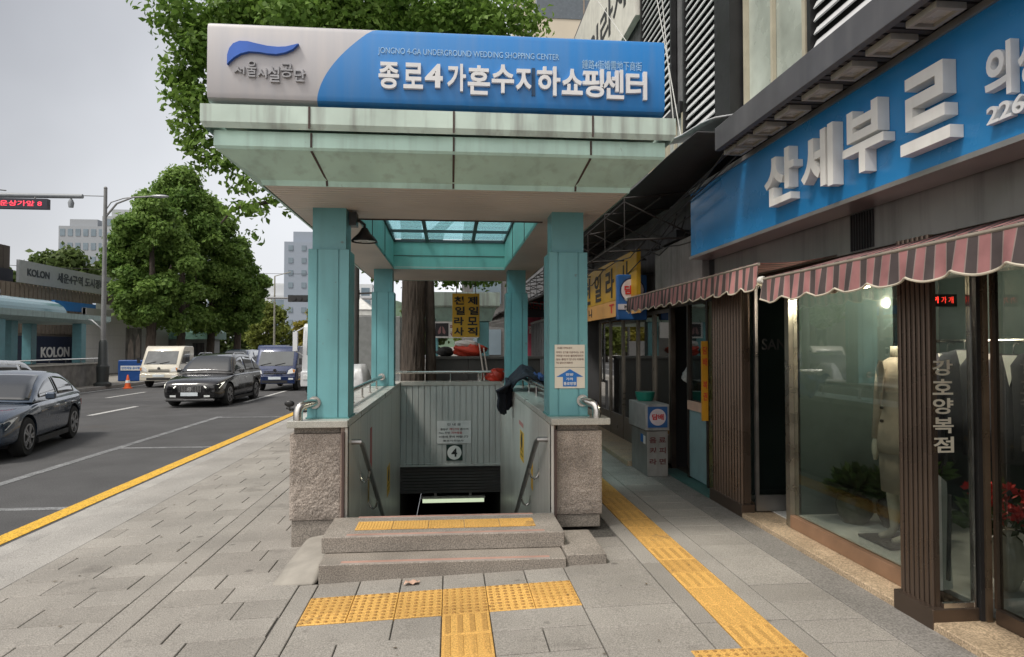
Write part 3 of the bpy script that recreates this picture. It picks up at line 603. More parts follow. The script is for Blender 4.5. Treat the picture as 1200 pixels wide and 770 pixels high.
# ---- hanging tailor sign
c=aY(530,395,12.75); q=aY(562,344,12.75); w=q.x-c.x; h=q.z-c.z
T=thing('hanging_shop_sign','yellow vertical sign with two columns of black Korean letters beyond stairwell','sign',(c.x,12.75,c.z))
m=MB(); m.box(c.x,q.x,12.75,12.83,c.z,q.z); obj('board',m,yel,T,bevel=.006)
m=MB()
for s,x in (("천일라사",.06),("제일모직",.56)):
    for i,ch in enumerate(s): m.text(ch,(c.x+x*w+ (.02 if i in (1,) else 0),12.749,q.z-h*(.06+.235*(i+1))+.03),XA,ZA,.36*w,.19*h,.008,.035)
obj('lettering',m,ink,T)
m=MB(); 
for x in (.15,.85): m.tube([(c.x+x*w,12.79,q.z),(c.x+x*w,12.79,2.95)],.008,6)
obj('hanger',m,dark,T)
# ---- red bag, draped jacket, blue cloth
def blob(c,rx,ry,rz,seed,amp=.18,n=22,mm=14):
    rr=random.Random(seed); ph=[(rr.uniform(2,7),rr.uniform(2,7),rr.uniform(0,6)) for _ in range(6)]; m=MB(); rings=[]
    for j in range(mm+1):
        t=math.pi*(.03+.94*j/mm); ring=[]
        for k in range(n):
            a=2*math.pi*k/n; d=1+amp*sum(math.sin(round(p)*a+q*t+r) for p,q,r in ph)/3
            ring.append((c[0]+rx*d*math.sin(t)*math.cos(a),c[1]+ry*d*math.sin(t)*math.sin(a),c[2]-rz*math.cos(t)*(1 if math.cos(t)>-2 else 1)))
        rings.append(ring)
    return m.loft(rings)
tag(obj('red_bag',blob((.84,12.15,1.165),.145,.10,.125,4,.55),mat('red_plastic',(.62,.055,.03),.35,var=.2),smooth=True),'crumpled red plastic bag set on the far coping','bag')
def rumple(u,v,q): return .05*noise.noise(Vector((u*3,v*4,q)))+.035*noise.noise(Vector((u*8,v*9,q+3)))
m=MB()
def jk(u,v):   # bundle lying over the rail, then a flap hanging into the stairwell
    w=1.0-.25*u; y=9.72+(v-.5)*w*1.0
    if u<.55: t=u/.55; x=1.33-.50*t; z=1.12+.26*math.sin(math.pi*min(1,t*.9+.12))*(1-.35*abs(2*v-1)**2)
    else: t=(u-.55)/.45; g=.9-.25*t; x=.83*(1-min(1,3*t))+min(1,3*t)*(.775+(v-.5)*.30*g); z=1.20-.50*t*(1-.4*abs(v-.35)); y=9.60+(v-.5)*(w*(1-min(1,3*t))+.30*min(1,3*t))
    return (x+rumple(u,v,1)*.7,y+rumple(u,v,4)*.8,z+rumple(u,v,7)*(1.3 if u<.55 else .6))
m.grid(jk,60,40); o=obj('draped_jacket',m,mat('navy_cloth',(.012,.013,.022),.85,var=.25,bump=.4,bscale=60),smooth=True); sm=o.modifiers.new('thick','SOLIDIFY'); sm.thickness=.03; tag(o,'dark navy jacket bundled over the right coping rail','jacket')
m=MB(); m.grid(lambda u,v:(1.17+.28*u,8.2+1.1*v,1.30-.28*u*u+.025*math.sin(13*u+9*v)+.02*math.sin(21*v)),14,20); o=obj('blue_cloth',m,mat('blue_cloth',(.02,.05,.16),.85,var=.25),smooth=True); o.modifiers.new('thick','SOLIDIFY').thickness=.02; tag(o,'blue crumpled cloth draped outside the right rail behind the jacket','cloth')
# ================= right-hand shops =================
brown=mat('bronze_metal',(.115,.085,.066),.3,metal=.7,var=.1,scale=3)
dbrown=mat('dark_bronze',(.055,.042,.034),.4,metal=.5,var=.2)
blk=mat('black_metal',(.014,.014,.015),.45)
char=mat('charcoal_fascia',(.085,.085,.092),.5,var=.15,scale=3,streak=.3,streakcol=(.14,.14,.145))
marb=mat('beige_marble',(.42,.32,.215),.45,var=.2,scale=5,speck=90)
cwall=mat('dark_render_wall',(.13,.13,.135),.9,var=.3,scale=1.2,streak=.5,streakcol=(.05,.05,.05),bump=.3,bscale=25)
metalp=mat('brushed_panel',(.42,.40,.385),.35,metal=.7,var=.2,scale=2)
shopglass=glassmat('shop_glass',(.72,.76,.745),1.0)
B1=thing('tailor_building','charcoal tailor building with louvres above a downlit ledge and bronze shopfront','building',(3.2,3,0))
def P_(name,fn,m,par=B1,**k): mb=MB(); fn(mb); return obj(name,mb,m,par,**k)
P_('ledge',lambda m:(m.box(2.28,2.33,-3,5.55,3.385,3.585),m.box(2.331,2.95,-3,5.55,3.42,3.582)),char,bevel=.006)
def ribs(m):
    y=-2
    while y<5.5: m.box(2.335,2.70,y,y+.045,3.395,3.4195); y+=.07
P_('ledge_underside',ribs,mat('ribbed_underside',(.05,.05,.055),.6))
P_('upper_wall',lambda m:(m.box(2.95,8,-3,9.8,3.59,12),m.box(2.95,8,9.8,15.5,3.59,8.8),m.box(2.97,8,5.56,13.5,3.3,3.589)),mat('upper_render',(.13,.13,.135),.85,var=.2,streak=.4))
P_('lower_wall',lambda m:(m.box(2.86,2.96,-3,7.0,2.36,3.41),m.box(2.96,3.1,-3,7.0,2.36,3.41)),mat('header_panel',(.34,.335,.32),.38,metal=.55,var=.2,scale=1.5,streak=.35))
def louv(m,y0,y1,z0,z1):
    z=z0
    while z<z1:
        m.obox((2.895,(y0+y1)/2,z+.04),(.03,0,.062),(0,y1-y0,0),(-.012,0,.006)); z+=.105
lv=mat('pale_louvre',(.62,.62,.63),.45,var=.06)
def louvre(y0,y1,z0,z1):
    f=P_('louvre_backing',lambda m:m.box(2.93,2.949,y0,y1,z0,z1),blk); P_('louvre_slats',lambda m:louv(m,y0+.02,y1-.02,z0+.02,z1-.02),lv,f); P_('louvre_frame',lambda m:(m.box(2.86,2.93,y0-.05,y0,z0,z1),m.box(2.86,2.93,y1,y1+.05,z0,z1)),blk,f)
louvre(6.72,7.9,3.6,9); louvre(3.0,5.02,3.62,9); louvre(8.42,9.75,4.75,9)
P_('dark_pier',lambda m:m.box(2.74,2.948,6.28,6.66,3.6,9),blk)
def win(y0,y1,z0,z1,mt):
    f=P_('window_panel',lambda m:m.box(2.90,2.945,y0,y1,z0,z1),mt); P_('window_frame',lambda m:(m.box(2.86,2.899,y0,y0+.05,z0,z1),m.box(2.86,2.899,y1-.05,y1,z0,z1),m.box(2.862,2.897,y0+.05,y1-.05,z0,z0+.05),m.box(2.862,2.897,(y0+y1)/2-.02,(y0+y1)/2+.02,z0+.05,z1)),mat('beige_frame',(.42,.38,.29),.5),f)
win(5.1,6.24,3.6,8,mat('veined_panel',(.40,.43,.38),.3,var=.3,scale=2.2)); win(7.96,8.6,3.62,4.6,mat('grey_window',(.35,.37,.36),.3,var=.2)); win(8.62,9.4,3.62,4.6,mat('ochre_window',(.36,.27,.16),.4,var=.3))
P_('band',lambda m:m.box(2.84,2.94,8.0,9.8,4.6,4.75),blk)
P_('front_grille',lambda m:[m.box(2.845,2.858,y,y+.012,2.37,2.63) for y in np.arange(4.25,4.52,.03)],blk)
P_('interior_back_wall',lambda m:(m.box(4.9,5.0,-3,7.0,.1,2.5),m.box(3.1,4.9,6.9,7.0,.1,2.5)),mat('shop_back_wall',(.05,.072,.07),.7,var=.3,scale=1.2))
P_('interior_floor',lambda m:(m.box(3.06,4.9,3.7,5.68,.05,.20),m.box(3.2,4.9,-3,3.69,.0,.12),m.box(3.10,4.9,5.72,7,.0,.105)),mat('white_display_floor',(.55,.56,.54),.35,var=.08))
P_('interior_ceiling',lambda m:m.box(3.12,4.9,-3,7,2.36,2.42),mat('shop_ceiling',(.3,.3,.29),.8))
P_('step',lambda m:[m.box(2.79,3.2,y+.002,y+.898,-.1,.095) for y in np.arange(4.0,6.2,.9)]+[m.box(2.79,3.2,y+.002,y+.898,-.1,.095) for y in np.arange(-.5,3.6,.9)],marb,bevel=.008)
P_('sill',lambda m:m.box(2.985,3.055,4.0,5.66,.096,.205),mat('brown_sill',(.24,.14,.085),.4,var=.2,scale=6),bevel=.004)
w1=P_('display_window',lambda m:m.box(3.03,3.038,4.0,5.66,.206,2.2),shopglass)
P_('window_frame',lambda m:(m.box(2.99,3.07,5.661,5.735,.1,2.3),m.box(2.995,3.068,4.0,5.66,2.2,2.26),m.box(3.022,3.046,3.985,4.0,.206,2.2)),mat('worn_steel_frame',(.38,.34,.28),.3,metal=.85,var=.2),w1)
def fins(m,y0,y1,n,x=2.80):
    d=(y1-y0)/n
    for i in range(n):
        c=y0+d*(i+.5); m.lathe((x+.03,c,0),[(d*.36,.17),(d*.36,2.36)],10)
    m.box(x+.035,x+.06,y0,y1,.17,2.36)
c1=P_('fin_column',lambda m:fins(m,3.69,3.985,7),brown,smooth=True,auto=True); P_('column_base',lambda m:m.box(2.785,3.08,3.655,4.0,.02,.17),brown,c1,bevel=.006)
c2=P_('fin_column',lambda m:(fins(m,6.24,6.98,11),m.box(2.86,2.90,6.24,6.98,.17,2.36)),brown,smooth=True,auto=True); P_('column_base',lambda m:m.box(2.785,2.92,6.2,7.0,.03,.17),brown,c2,bevel=.006)
g2=P_('return_glass',lambda m:m.box(2.87,3.05,3.672,3.68,.17,2.3),shopglass); P_('return_frame',lambda m:(m.box(3.05,3.062,3.66,3.69,.17,2.3),m.box(2.86,3.05,3.662,3.688,.172,.20)),steel,g2)
p0=aY(1094,533,3.671); q0=aY(1116,420,3.671); hh=(q0.z-p0.z)/5; mb=MB()
for i,ch in enumerate("강호양복점"): mb.text(ch,(p0.x,3.671,q0.z-hh*(i+1)+.012),XA,ZA,q0.x-p0.x,hh-.02,.002,.02)
obj('glass_lettering',mb,mat('cream_vinyl',(.62,.58,.48),.5),g2)
P_('door_post',lambda m:(m.box(3.075,3.10,3.64,3.70,.1,2.36),),blk); P_('door_post',lambda m:m.box(3.10,3.135,3.625,3.68,.1,2.36),mat('bronze_light',(.26,.19,.13),.3,metal=.8,var=.15))
w2=P_('display_window',lambda m:m.box(3.16,3.168,1.9,3.60,.18,2.25),shopglass); P_('window_frame',lambda m:(m.box(3.14,3.18,3.60,3.62,.18,2.25),m.box(3.13,3.19,1.9,3.60,.1,.18),m.box(3.14,3.19,1.85,1.9,.1,2.3)),brown,w2)
P_('side_glass',lambda m:(m.box(2.96,3.9,6.205,6.213,.26,2.3),),shopglass); P_('side_frame',lambda m:(m.box(2.93,3.9,6.19,6.225,.11,.26),m.box(2.93,2.96,6.19,6.225,.261,2.3)),dsteel)
p0=aY(893,410,6.2); q0=aY(921,397,6.2)
P_('small_window_lettering',lambda m:m.text("SAN",(p0.x,6.203,p0.z),XA,ZA,q0.x-p0.x,q0.z-p0.z,.002,.01),ink)
P_('header_frame',lambda m:m.box(2.87,3.1,-3,7,2.30,2.36),dbrown)
P_('inner_door',lambda m:(m.box(3.95,4.0,5.7,6.2,.1,2.3),m.box(3.10,3.95,5.68,5.70,.2,2.3)),mat('inner_dark_glass',(.09,.12,.115),.12,var=.1))
# downlights under the ledge
lamp_f=mat('lamp_tray',(.36,.34,.30),.5,var=.2)
for i,y in enumerate((2.4,2.75,3.13,3.47,3.82,4.17,4.55,4.90,5.20,5.46)):
    t=thing('downlight','square beige downlight in the row under the charcoal ledge','downlight',(2.45,y,3.38),'downlights under the charcoal ledge')
    m=MB(); 
    for a,b,c,d in ((2.37,2.53,y-.11,y-.085),(2.37,2.53,y+.085,y+.11),(2.37,2.395,y-.084,y+.084),(2.505,2.53,y-.084,y+.084)): m.box(a,b,c,d,3.36,3.394)
    obj('trim',m,lamp_f,t); m=MB(); m.box(2.396,2.504,y-.084,y+.084,3.378,3.394); obj('lens',m,mat('lamp_lens2',(.5,.48,.42),.3),t)
# white sheet beyond the ledge
m=MB(); m.grid(lambda u,v:(2.30+.52*v,5.58+1.75*u,3.70+.26*u+.10*v+.012*math.sin(9*u)),10,4); o=obj('sheet_canopy',m,mat('pale_sheet',(.55,.56,.58),.5,var=.1),smooth=True); o.modifiers.new('t','SOLIDIFY').thickness=.012; tag(o,'pale metal sheet canopy at the end of the charcoal ledge','canopy')
# ---- blue shop sign with block letters
S1=thing('tailor_shop_sign','long blue shop sign with large white block letters and phone number','sign',(2.68,4,2.64))
blu=mat('gloss_blue_panel',(.022,.205,.48),.26,var=.18,scale=.9,streak=.2,streakcol=(.05,.22,.42))
m=MB(); m.box(2.60,2.84,-2.5,7.0,2.665,3.345); obj('sign_panel',m,blu,S1)
m=MB(); m.box(2.585,2.84,-2.5,7.02,3.346,3.385); m.box(2.585,2.84,-2.5,7.02,2.635,2.664); obj('sign_trim',m,metalp,S1)
bl_=mat('block_letter_white',(.72,.71,.68),.4,var=.08,streak=.25,streakcol=(.4,.36,.3))
m=MB()
for ch,x0,x1,zb,zt in (('산',895,938,2.80,3.20),('세',938,985,2.77,3.19),('부',987,1047,2.77,3.18),('르',1055,1128,2.76,3.18)):
    a=aX(x0,200,2.52).y; b=aX(x1-(x1-x0)*.20,200,2.52).y; m.text(ch,(2.598,a,zb),NY,ZA,a-b,zt-zb,.075,.026)
obj('block_letter',m,bl_,S1)
m=MB(); a=aX(1153,90,2.55).y; b=aX(1184,90,2.55).y; m.text('의',(2.598,a,2.86),NY,ZA,a-b,.25,.045,.03); a2=aX(1192,90,2.55).y; m.text('상',(2.598,a2,2.86),NY,ZA,a-b,.25,.045,.03)
a=aX(1155,130,2.56).y; m.text('2267',(2.598,a,2.755),NY,ZA,.29,.085,.035,.02); obj('small_letter',m,mat('letter_white',(.7,.71,.72),.4),S1)
# ---- striped awnings
def stripemat():
    m=bpy.data.materials.new('awning_stripes'); m.use_nodes=True; t=m.node_tree; b=t.nodes['Principled BSDF']; N=t.nodes.new; L=t.links.new
    tcn=N('ShaderNodeTexCoord'); sp=N('ShaderNodeSeparateXYZ'); L(tcn.outputs['Object'],sp.inputs[0])
    mu=N('ShaderNodeMath'); mu.operation='MULTIPLY'; mu.inputs[1].default_value=1/.125; L(sp.outputs['Y'],mu.inputs[0]); fr=N('ShaderNodeMath'); fr.operation='FRACT'; L(mu.outputs[0],fr.inputs[0])
    rp=N('ShaderNodeValToRGB'); rp.color_ramp.interpolation='CONSTANT'; e=rp.color_ramp.elements; e[0].color=(.43,.20,.20,1); e[1].position=.52; e[1].color=(.095,.075,.075,1)
    x=e.new(.0); x.color=(.43,.20,.20,1); x=e.new(.47); x.color=(.35,.27,.25,1); x=e.new(.95); x.color=(.35,.27,.25,1); L(fr.outputs[0],rp.inputs[0])
    n=N('ShaderNodeTexNoise'); n.inputs['Scale'].default_value=5; n.inputs['Detail'].default_value=6; L(tcn.outputs['Object'],n.inputs[0]); r=N('ShaderNodeMapRange'); r.inputs[1].default_value=.35; r.inputs[2].default_value=.7; r.inputs[3].default_value=1.1; r.inputs[4].default_value=.65; L(n.outputs[0],r.inputs[0])
    v=N('ShaderNodeVectorMath'); v.operation='SCALE'; L(rp.outputs[0],v.inputs[0]); L(r.outputs[0],v.inputs['Scale']); L(v.outputs[0],b.inputs['Base Color']); b.inputs['Roughness'].default_value=.8
    tl=N('ShaderNodeBsdfTranslucent'); L(v.outputs[0],tl.inputs[0]); ms=N('ShaderNodeMixShader'); ms.inputs[0].default_value=.25; L(b.outputs[0],ms.inputs[1]); L(tl.outputs[0],ms.inputs[2]); L(ms.outputs[0],t.nodes['Material Output'].inputs[0])
    return m
STR=stripemat(); trim=mat('cream_binding',(.50,.45,.36),.7,var=.2)
def awning(label,y0,y1,x,z,xw,zw,drop,per=.30):
    t=thing('striped_awning',label,'awning',(x,y1,z)); L_=y1-y0
    def wav(y): return .010*math.sin(y*23)+.006*math.sin(y*41+1)
    m=MB(); n=int(L_/.02)
    def vl(u,v):
        y=y0+L_*u; sc_=drop*(.80+.20*abs(math.sin(math.pi*(y-y1)/per))); return (x+wav(y)*v-.015*v,y,z-sc_*v)
    m.grid(vl,n,6); obj('valance',m,STR,t,smooth=True)
    m=MB(); m.tube([vl(i/n,1.0) for i in range(0,n+1)],.006,6); obj('binding',m,trim,t)
    m=MB(); m.grid(lambda u,v:(x+(xw-x)*v,y0+L_*u,z+.012+(zw-z)*v-.03*math.sin(math.pi*v)*(.6+.4*math.sin(u*L_*3))),60,8); o=obj('canvas',m,STR,t,smooth=True); o.modifiers.new('t','SOLIDIFY').thickness=.004
    m=MB(); m.tube([(x+.006,y0,z+.004),(x+.006,y1,z+.004)],.011,10); obj('front_bar',m,mat('grimy_binding',(.24,.21,.17),.8,var=.3),t,smooth=True,auto=True)
    m=MB(); m.lathe((x+.004,y1,z),[(.022,-.01),(.028,.01),(.028,.04),(.015,.05)],14,'y'); obj('end_cap',m,mat('cream_plastic',(.68,.66,.6),.4),t,smooth=True,auto=True)
    m=MB()
    for yy in (y1-.35,y0+.5): m.bar((x+.03,yy,z-.03),(xw-.25,yy+.15,z-.10),.03,.02); m.bar((xw-.25,yy+.15,z-.10),(xw,yy-.02,zw-.10),.03,.02)
    obj('folding_arm',m,trim,t)
awning('faded pink and black striped awning over the mannequin window',.8,4.52,2.20,2.165,2.86,2.335,.17)
awning('faded pink and black striped awning in shade beyond, near the tobacco kiosk',4.69,8.33,2.25,2.295,2.86,2.36,.19,.28)
# ---- shop window contents
skin=mat('mannequin_cream',(.66,.60,.48),.35,var=.05); suit=mat('beige_suit',(.52,.44,.35),.85,var=.15,bump=.3,bscale=200); navy=mat('dark_suit',(.02,.022,.03),.85,var=.2)
def ell(cx,cy,z,rx,ry,n=18,tw=0): return [(cx+rx*math.cos(2*math.pi*k/n+tw),cy+ry*math.sin(2*math.pi*k/n+tw),z) for k in range(n)]
def mannequin(cx,cy,z0,label,jm,skirt=True,legs=True,s=1.0):
    t=thing('mannequin',label,'mannequin',(cx,cy,z0)); f=lambda z:z0+z*s
    m=MB(); m.loft([ell(cx,cy,f(z),rx*s*.9,ry*s*.82) for z,rx,ry in ((.66,.155,.2),(.72,.16,.205),(.85,.145,.19),(.98,.12,.15),(1.10,.13,.175),(1.22,.135,.20),(1.31,.11,.205),(1.36,.08,.16),(1.385,.055,.075))]); obj('jacket',m,jm,t,smooth=True)
    m=MB(); m.loft([ell(cx,cy,f(z),.05*s,.055*s) for z in (1.36,1.42,1.47)]); obj('neck',m,skin,t,smooth=True)
    for q in (-1,1):
        m=MB(); m.tube([(cx,cy+q*.165*s,f(1.30)),(cx-.01,cy+q*.205*s,f(1.12)),(cx-.02,cy+q*.212*s,f(.95)),(cx-.05,cy+q*.20*s,f(.74))],[.055*s,.046*s,.040*s,.036*s],12); sl_=obj('sleeve',m,jm,t,smooth=True)
        m=MB(); m.tube([(cx-.05,cy+q*.20*s,f(.75)),(cx-.055,cy+q*.20*s,f(.69)),(cx-.06,cy+q*.197*s,f(.64)),(cx-.065,cy+q*.194*s,f(.57))],[.025*s,.03*s,.027*s,.012*s],10); obj('hand',m,skin,sl_,smooth=True)
    m=MB(); m.prism([(cx-.135*s,cy-.05,f(1.3)),(cx-.14*s,cy+.0,f(1.02)),(cx-.135*s,cy+.05,f(1.3)),(cx-.13*s,cy+.02,f(1.36)),(cx-.13*s,cy-.02,f(1.36))],(-.012,0,0)); obj('lapel',m,jm,t)
    for bz in (1.0,.9): m=MB(); m.lathe((cx-.135*s,cy-.0,f(bz)),[(.012,-.012),(.012,.004)],10,'x'); obj('button',m,ink,t)
    if skirt:
        m=MB(); m.loft([ell(cx,cy,f(z),rx*s*.9,ry*s*.82) for z,rx,ry in ((.36,.135,.165),(.5,.14,.18),(.67,.145,.19))]); obj('skirt',m,mat('skirt_cloth',(.40,.34,.27),.9,var=.15,bump=.3,bscale=200),t,smooth=True)
    for q in (-1,1):
        y=cy+q*.075*s
        m=MB(); m.tube([(cx,y,f(.42)),(cx-.005,y,f(.36)),(cx+.01,y,f(.24)),(cx+.008,y,f(.14)),(cx,y,f(.06)),(cx-.04,y,f(.02)),(cx-.12,y-.01,f(.012))],[.058*s,.05*s,.052*s,.038*s,.028*s,.03*s,.02*s],12); obj('leg',m,skin,t,smooth=True)
    m=MB(); m.box(cx-.22,cx+.16,cy-.19,cy+.19,z0-.02,z0-.004); m.tube([(cx+.09,cy,z0-.004),(cx+.09,cy,f(.55))],.012,8); obj('stand',m,mat('stand_plate',(.05,.055,.06),.3,metal=.5),t)
mannequin(3.42,4.82,.225,'headless mannequin in beige jacket and skirt suit in the window',suit,s=1.0)
def suitrack(cx,cy,label,mt):
    t=thing('dress_form',label,'dress form',(cx,cy,.2)); m=MB(); m.loft([ell(cx,cy,z,rx,ry) for z,rx,ry in ((.72,.17,.23),(.9,.16,.22),(1.15,.14,.2),(1.35,.13,.22),(1.5,.1,.2),(1.55,.06,.08))]); obj('suit',m,mt,t,smooth=True)
    m=MB(); m.prism([(cx-.135,cy-.05,1.5),(cx-.15,cy,1.22),(cx-.135,cy+.05,1.5)],(-.012,0,0)); obj('shirt_front',m,mat('white_shirt',(.6,.6,.58),.7),t)
    m=MB(); m.tube([(cx,cy,.21),(cx,cy,.8)],.015,8); m.lathe((cx,cy,.205),[(.15,0),(.15,.015),(.03,.03)],18); obj('stand',m,dsteel,t,smooth=True,auto=True)
suitrack(3.75,5.05,'dress form in a dark suit behind the beige mannequin',navy); suitrack(3.6,2.75,'dress form in black glittering jacket behind the red flowers',navy); suitrack(4.1,5.5,'dress form in pale grey jacket deep inside the shop',mat('grey_suit',(.16,.2,.2),.8))
def leaves_at(m,c,r,n,seed,ln=.12,up=.5):
    rr=random.Random(seed)
    for _ in range(n):
        d=Vector((rr.gauss(0,1),rr.gauss(0,1),abs(rr.gauss(0,1))*up+.1)).normalized(); p=Vector(c)+d*r*rr.random()**.5; s=d.cross(Vector((rr.gauss(0,1),rr.gauss(0,1),rr.gauss(0,1)))).normalized()*ln*.22; e=p+d*ln
        m.tint=rr.random(); m.add([p-s*.3,p+d*ln*.5-s,e,p+d*ln*.5+s],[(0,1,2,3)])
lf_in=leafmat('pot_leaves',(.02,.045,.015),(.06,.11,.03))
def pot(cx,cy,label,pm_,r,h,kind,z0=.2):
    t=thing('potted_plant',label,'potted plant',(cx,cy,z0)); m=MB(); m.lathe((cx,cy,z0),[(r*.6,0),(r*.95,h*.35),(r,h*.65),(r*.8,h*.95),(r*.88,h)],20); obj('pot',m,pm_,t,smooth=True,auto=True)
    m=MB(); leaves_at(m,(cx,cy,z0+h),.16,260 if kind else 160,int(cx*100),.13,1.2); m.tube([(cx,cy,z0+h*.8),(cx,cy,z0+h+.1)],.012,6); obj('foliage',m,lf_in,t)
pot(3.42,5.40,'squat olive glazed pot with dark foliage inside the window',mat('olive_glaze',(.05,.06,.03),.3,var=.3),.15,.24,1)
pot(3.65,5.22,'dark patterned pot plant right of the olive pot',mat('dark_glaze',(.04,.04,.04),.3,var=.4,scale=30),.13,.27,1)
pot(3.72,4.98,'tall reddish clay urn plant on a stand in the window',mat('red_clay',(.16,.06,.03),.5,var=.2),.12,.42,0,.24)
# flowers
t=thing('flower_vase','cream vase of bright red flowers in the near window','vase',(3.42,3.84,.2)); m=MB(); m.lathe((3.42,3.84,.2),[(.05,0),(.08,.08),(.10,.2),(.08,.29),(.05,.34),(.06,.37)],20); obj('vase',m,mat('cream_glaze',(.45,.42,.34),.25,var=.2),t,smooth=True)
m=MB(); leaves_at(m,(3.42,3.84,.56),.2,180,3,.14); obj('leaves',m,lf_in,t)
m=MB(); rr=random.Random(9)
for _ in range(26):
    c=Vector((3.40+rr.gauss(0,.08),3.84+rr.gauss(0,.10),.74+rr.gauss(0,.06)))
    for k in range(14):
        d=Vector((rr.gauss(0,1),rr.gauss(0,1),rr.gauss(0,1)+.3)).normalized(); s=d.cross(Vector((rr.gauss(0,1),rr.gauss(0,1),rr.gauss(0,1)))).normalized()*.016; m.add([c,c+d*.025-s,c+d*.05,c+d*.025+s],[(0,1,2,3)])
obj('petals',m,mat('red_petals',(.62,.025,.02),.6,var=.3,scale=20),t)
# items behind the lettered glass
m=MB(); m.prism([(2.90,3.80,.22),(3.045,3.82,.22),(3.045,3.86,.86),(2.90,3.85,.98)],(0,.012,0)); tag(obj('display_card',m,mat('white_card',(.72,.73,.68),.6)),'white card leaning behind the lettered glass panel','card')
m=MB(); m.tube([(2.96,3.75,.30),(3.0,3.78,.80)],.012,8); m.tube([(2.95,3.76,.98),(2.99,3.765,1.06),(3.03,3.77,1.0)],.008,6); tag(obj('coat_hanger',m,ink),'black hanger and rod propped in front of the white card','hanger')
t=thing('led_sign','small red dot matrix display glowing behind the glass at top','display',(2.98,3.74,1.98)); m=MB(); m.box(2.88,3.045,3.75,3.78,1.935,2.01); obj('case',m,ink,t)
m=MB(); m.text("가 가 개",(2.895,3.749,1.955),XA,ZA,.125,.04,.002,.0); obj('led_text',m,mat('red_led',(1,.05,.03),emit=2.2),t)
for (x,y,l) in ((3.30,5.02,'warm lit ceiling lamp left of the mannequin'),(3.28,4.55,'warm lit ceiling lamp above the mannequin'),(4.1,5.45,'cool white ceiling lamp deep in the shop beside dress forms')):
    t=thing('ceiling_lamp',l,'ceiling lamp',(x,y,2.3)); m=MB(); m.lathe((x,y,2.16),[(.01,0),(.03,.008),(.04,.03),(.035,.045)],16); obj('bulb_shade',m,mat('warm_glow',(1,.70,.36),emit=1.3),t,smooth=True); m=MB(); m.tube([(x,y,2.205),(x,y,2.36)],.01,6); obj('stem',m,ink,t)
    ll=bpy.data.lights.new('lamp_glow','POINT'); ll.energy=27; ll.color=(1,.86,.66); ll.shadow_soft_size=.04; lo_=bpy.data.objects.new('lamp_glow',ll); COL.objects.link(lo_); lo_.parent=t; lo_.location=(0,0,-.2)
# ---- next shops: tobacco shop and yellow-signed tailor
B2=thing('old_shop_building','dark shaded old shop building with doorway, glazed doors and bare concrete wall above','building',(3.2,11,0))
b2=lambda n,fn,mt,par=B2,**k:P_(n,fn,mt,par,**k)
b2('wall',lambda m:(m.box(2.95,3.15,7.02,13.5,2.30,3.585),m.box(2.90,3.15,13.5,32,2.6,9),m.box(5.9,6,7.02,32,0,4),m.box(2.9,6,13.9,14.0,0,2.6)),cwall)
b2('door_panel',lambda m:(m.box(2.93,2.97,7.42,7.98,.1,.92),),mat('pale_blue_panel',(.22,.34,.36),.5,var=.12,streak=.3))
b2('door_glass',lambda m:m.box(2.945,2.953,7.42,7.98,.93,2.2),glassmat('dim_glass',(.35,.5,.5),1.0,dens=.2))
b2('door_frame',lambda m:(m.box(2.92,2.98,7.36,7.42,.05,2.3),m.box(2.92,2.98,7.98,8.04,.05,2.3),m.box(2.92,2.98,8.62,8.68,.05,2.3),m.box(2.92,2.98,7.02,7.1,.05,2.3),m.box(2.925,2.975,7.1,8.62,2.2,2.3)),dbrown)
b2('door_sill',lambda m:m.box(2.78,2.98,7.02,8.6,-.05,.08),mat('teal_sill',(.06,.14,.13),.6))
b2('side_panel',lambda m:m.box(2.93,2.97,7.1,7.36,.1,2.2),mat('olive_glass',(.10,.09,.03),.3,var=.3))
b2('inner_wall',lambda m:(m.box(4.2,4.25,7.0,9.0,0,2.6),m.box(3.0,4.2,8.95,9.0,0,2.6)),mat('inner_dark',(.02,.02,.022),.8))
for y0,y1,mt in ((8.72,9.35,'a'),(9.45,10.2,'b'),(10.3,11.1,'c'),(11.2,12.0,'a'),(12.1,12.9,'b')):
    g=b2('glazed_door',lambda m:m.box(2.94,2.948,y0,y1,.5,2.15),glassmat('street_glass',(.22,.24,.22),1.6,dens=.25,dcol=(.03,.028,.02)))
    b2('door_rail',lambda m:(m.box(2.92,2.97,y0-.06,y0,.12,2.2),m.box(2.92,2.97,y1,y1+.04,.12,2.2),m.box(2.925,2.965,y0,y1,.12,.5),m.box(2.925,2.965,y0,y1,2.15,2.2)),mat('grey_brown_frame',(.17,.15,.125),.35,metal=.6,var=.2),g)
b2('interior',lambda m:m.box(3.6,3.65,9.0,13.9,0,2.6),mat('amber_interior',(.16,.11,.05),.8,var=.4,scale=3))
b2('step',lambda m:[m.box(2.42,2.94,y,y+.99,-.02,.115) for y in (9.0,10,11,12,13)],marb,bevel=.008)
b2('blank_panel',lambda m:m.box(2.78,2.948,7.15,8.85,2.40,2.98),mat('grey_blank_panel',(.24,.24,.23),.7,var=.2,streak=.4),bevel=.005)
b2('blank_panel',lambda m:m.box(2.86,2.948,6.99,7.14,2.36,3.2),blk)
b2('air_unit',lambda m:m.box(2.75,2.949,7.9,8.5,3.0,3.12),blk)
b2('shopfront_post',lambda m:[m.box(2.86,2.95,y,y+.1,0,2.6) for y in np.arange(14.2,31,1.1)],dbrown)
S2=thing('tailor_fascia_sign','yellow shop fascia sign with black letters and an orange lower strip','sign',(2.7,11.5,2.15))
m=MB(); m.box(2.60,2.66,9.13,14.2,2.42,3.06); obj('yellow_panel',m,mat('yellow_panel',(.50,.29,.015),.45,var=.12,streak=.15),S2)
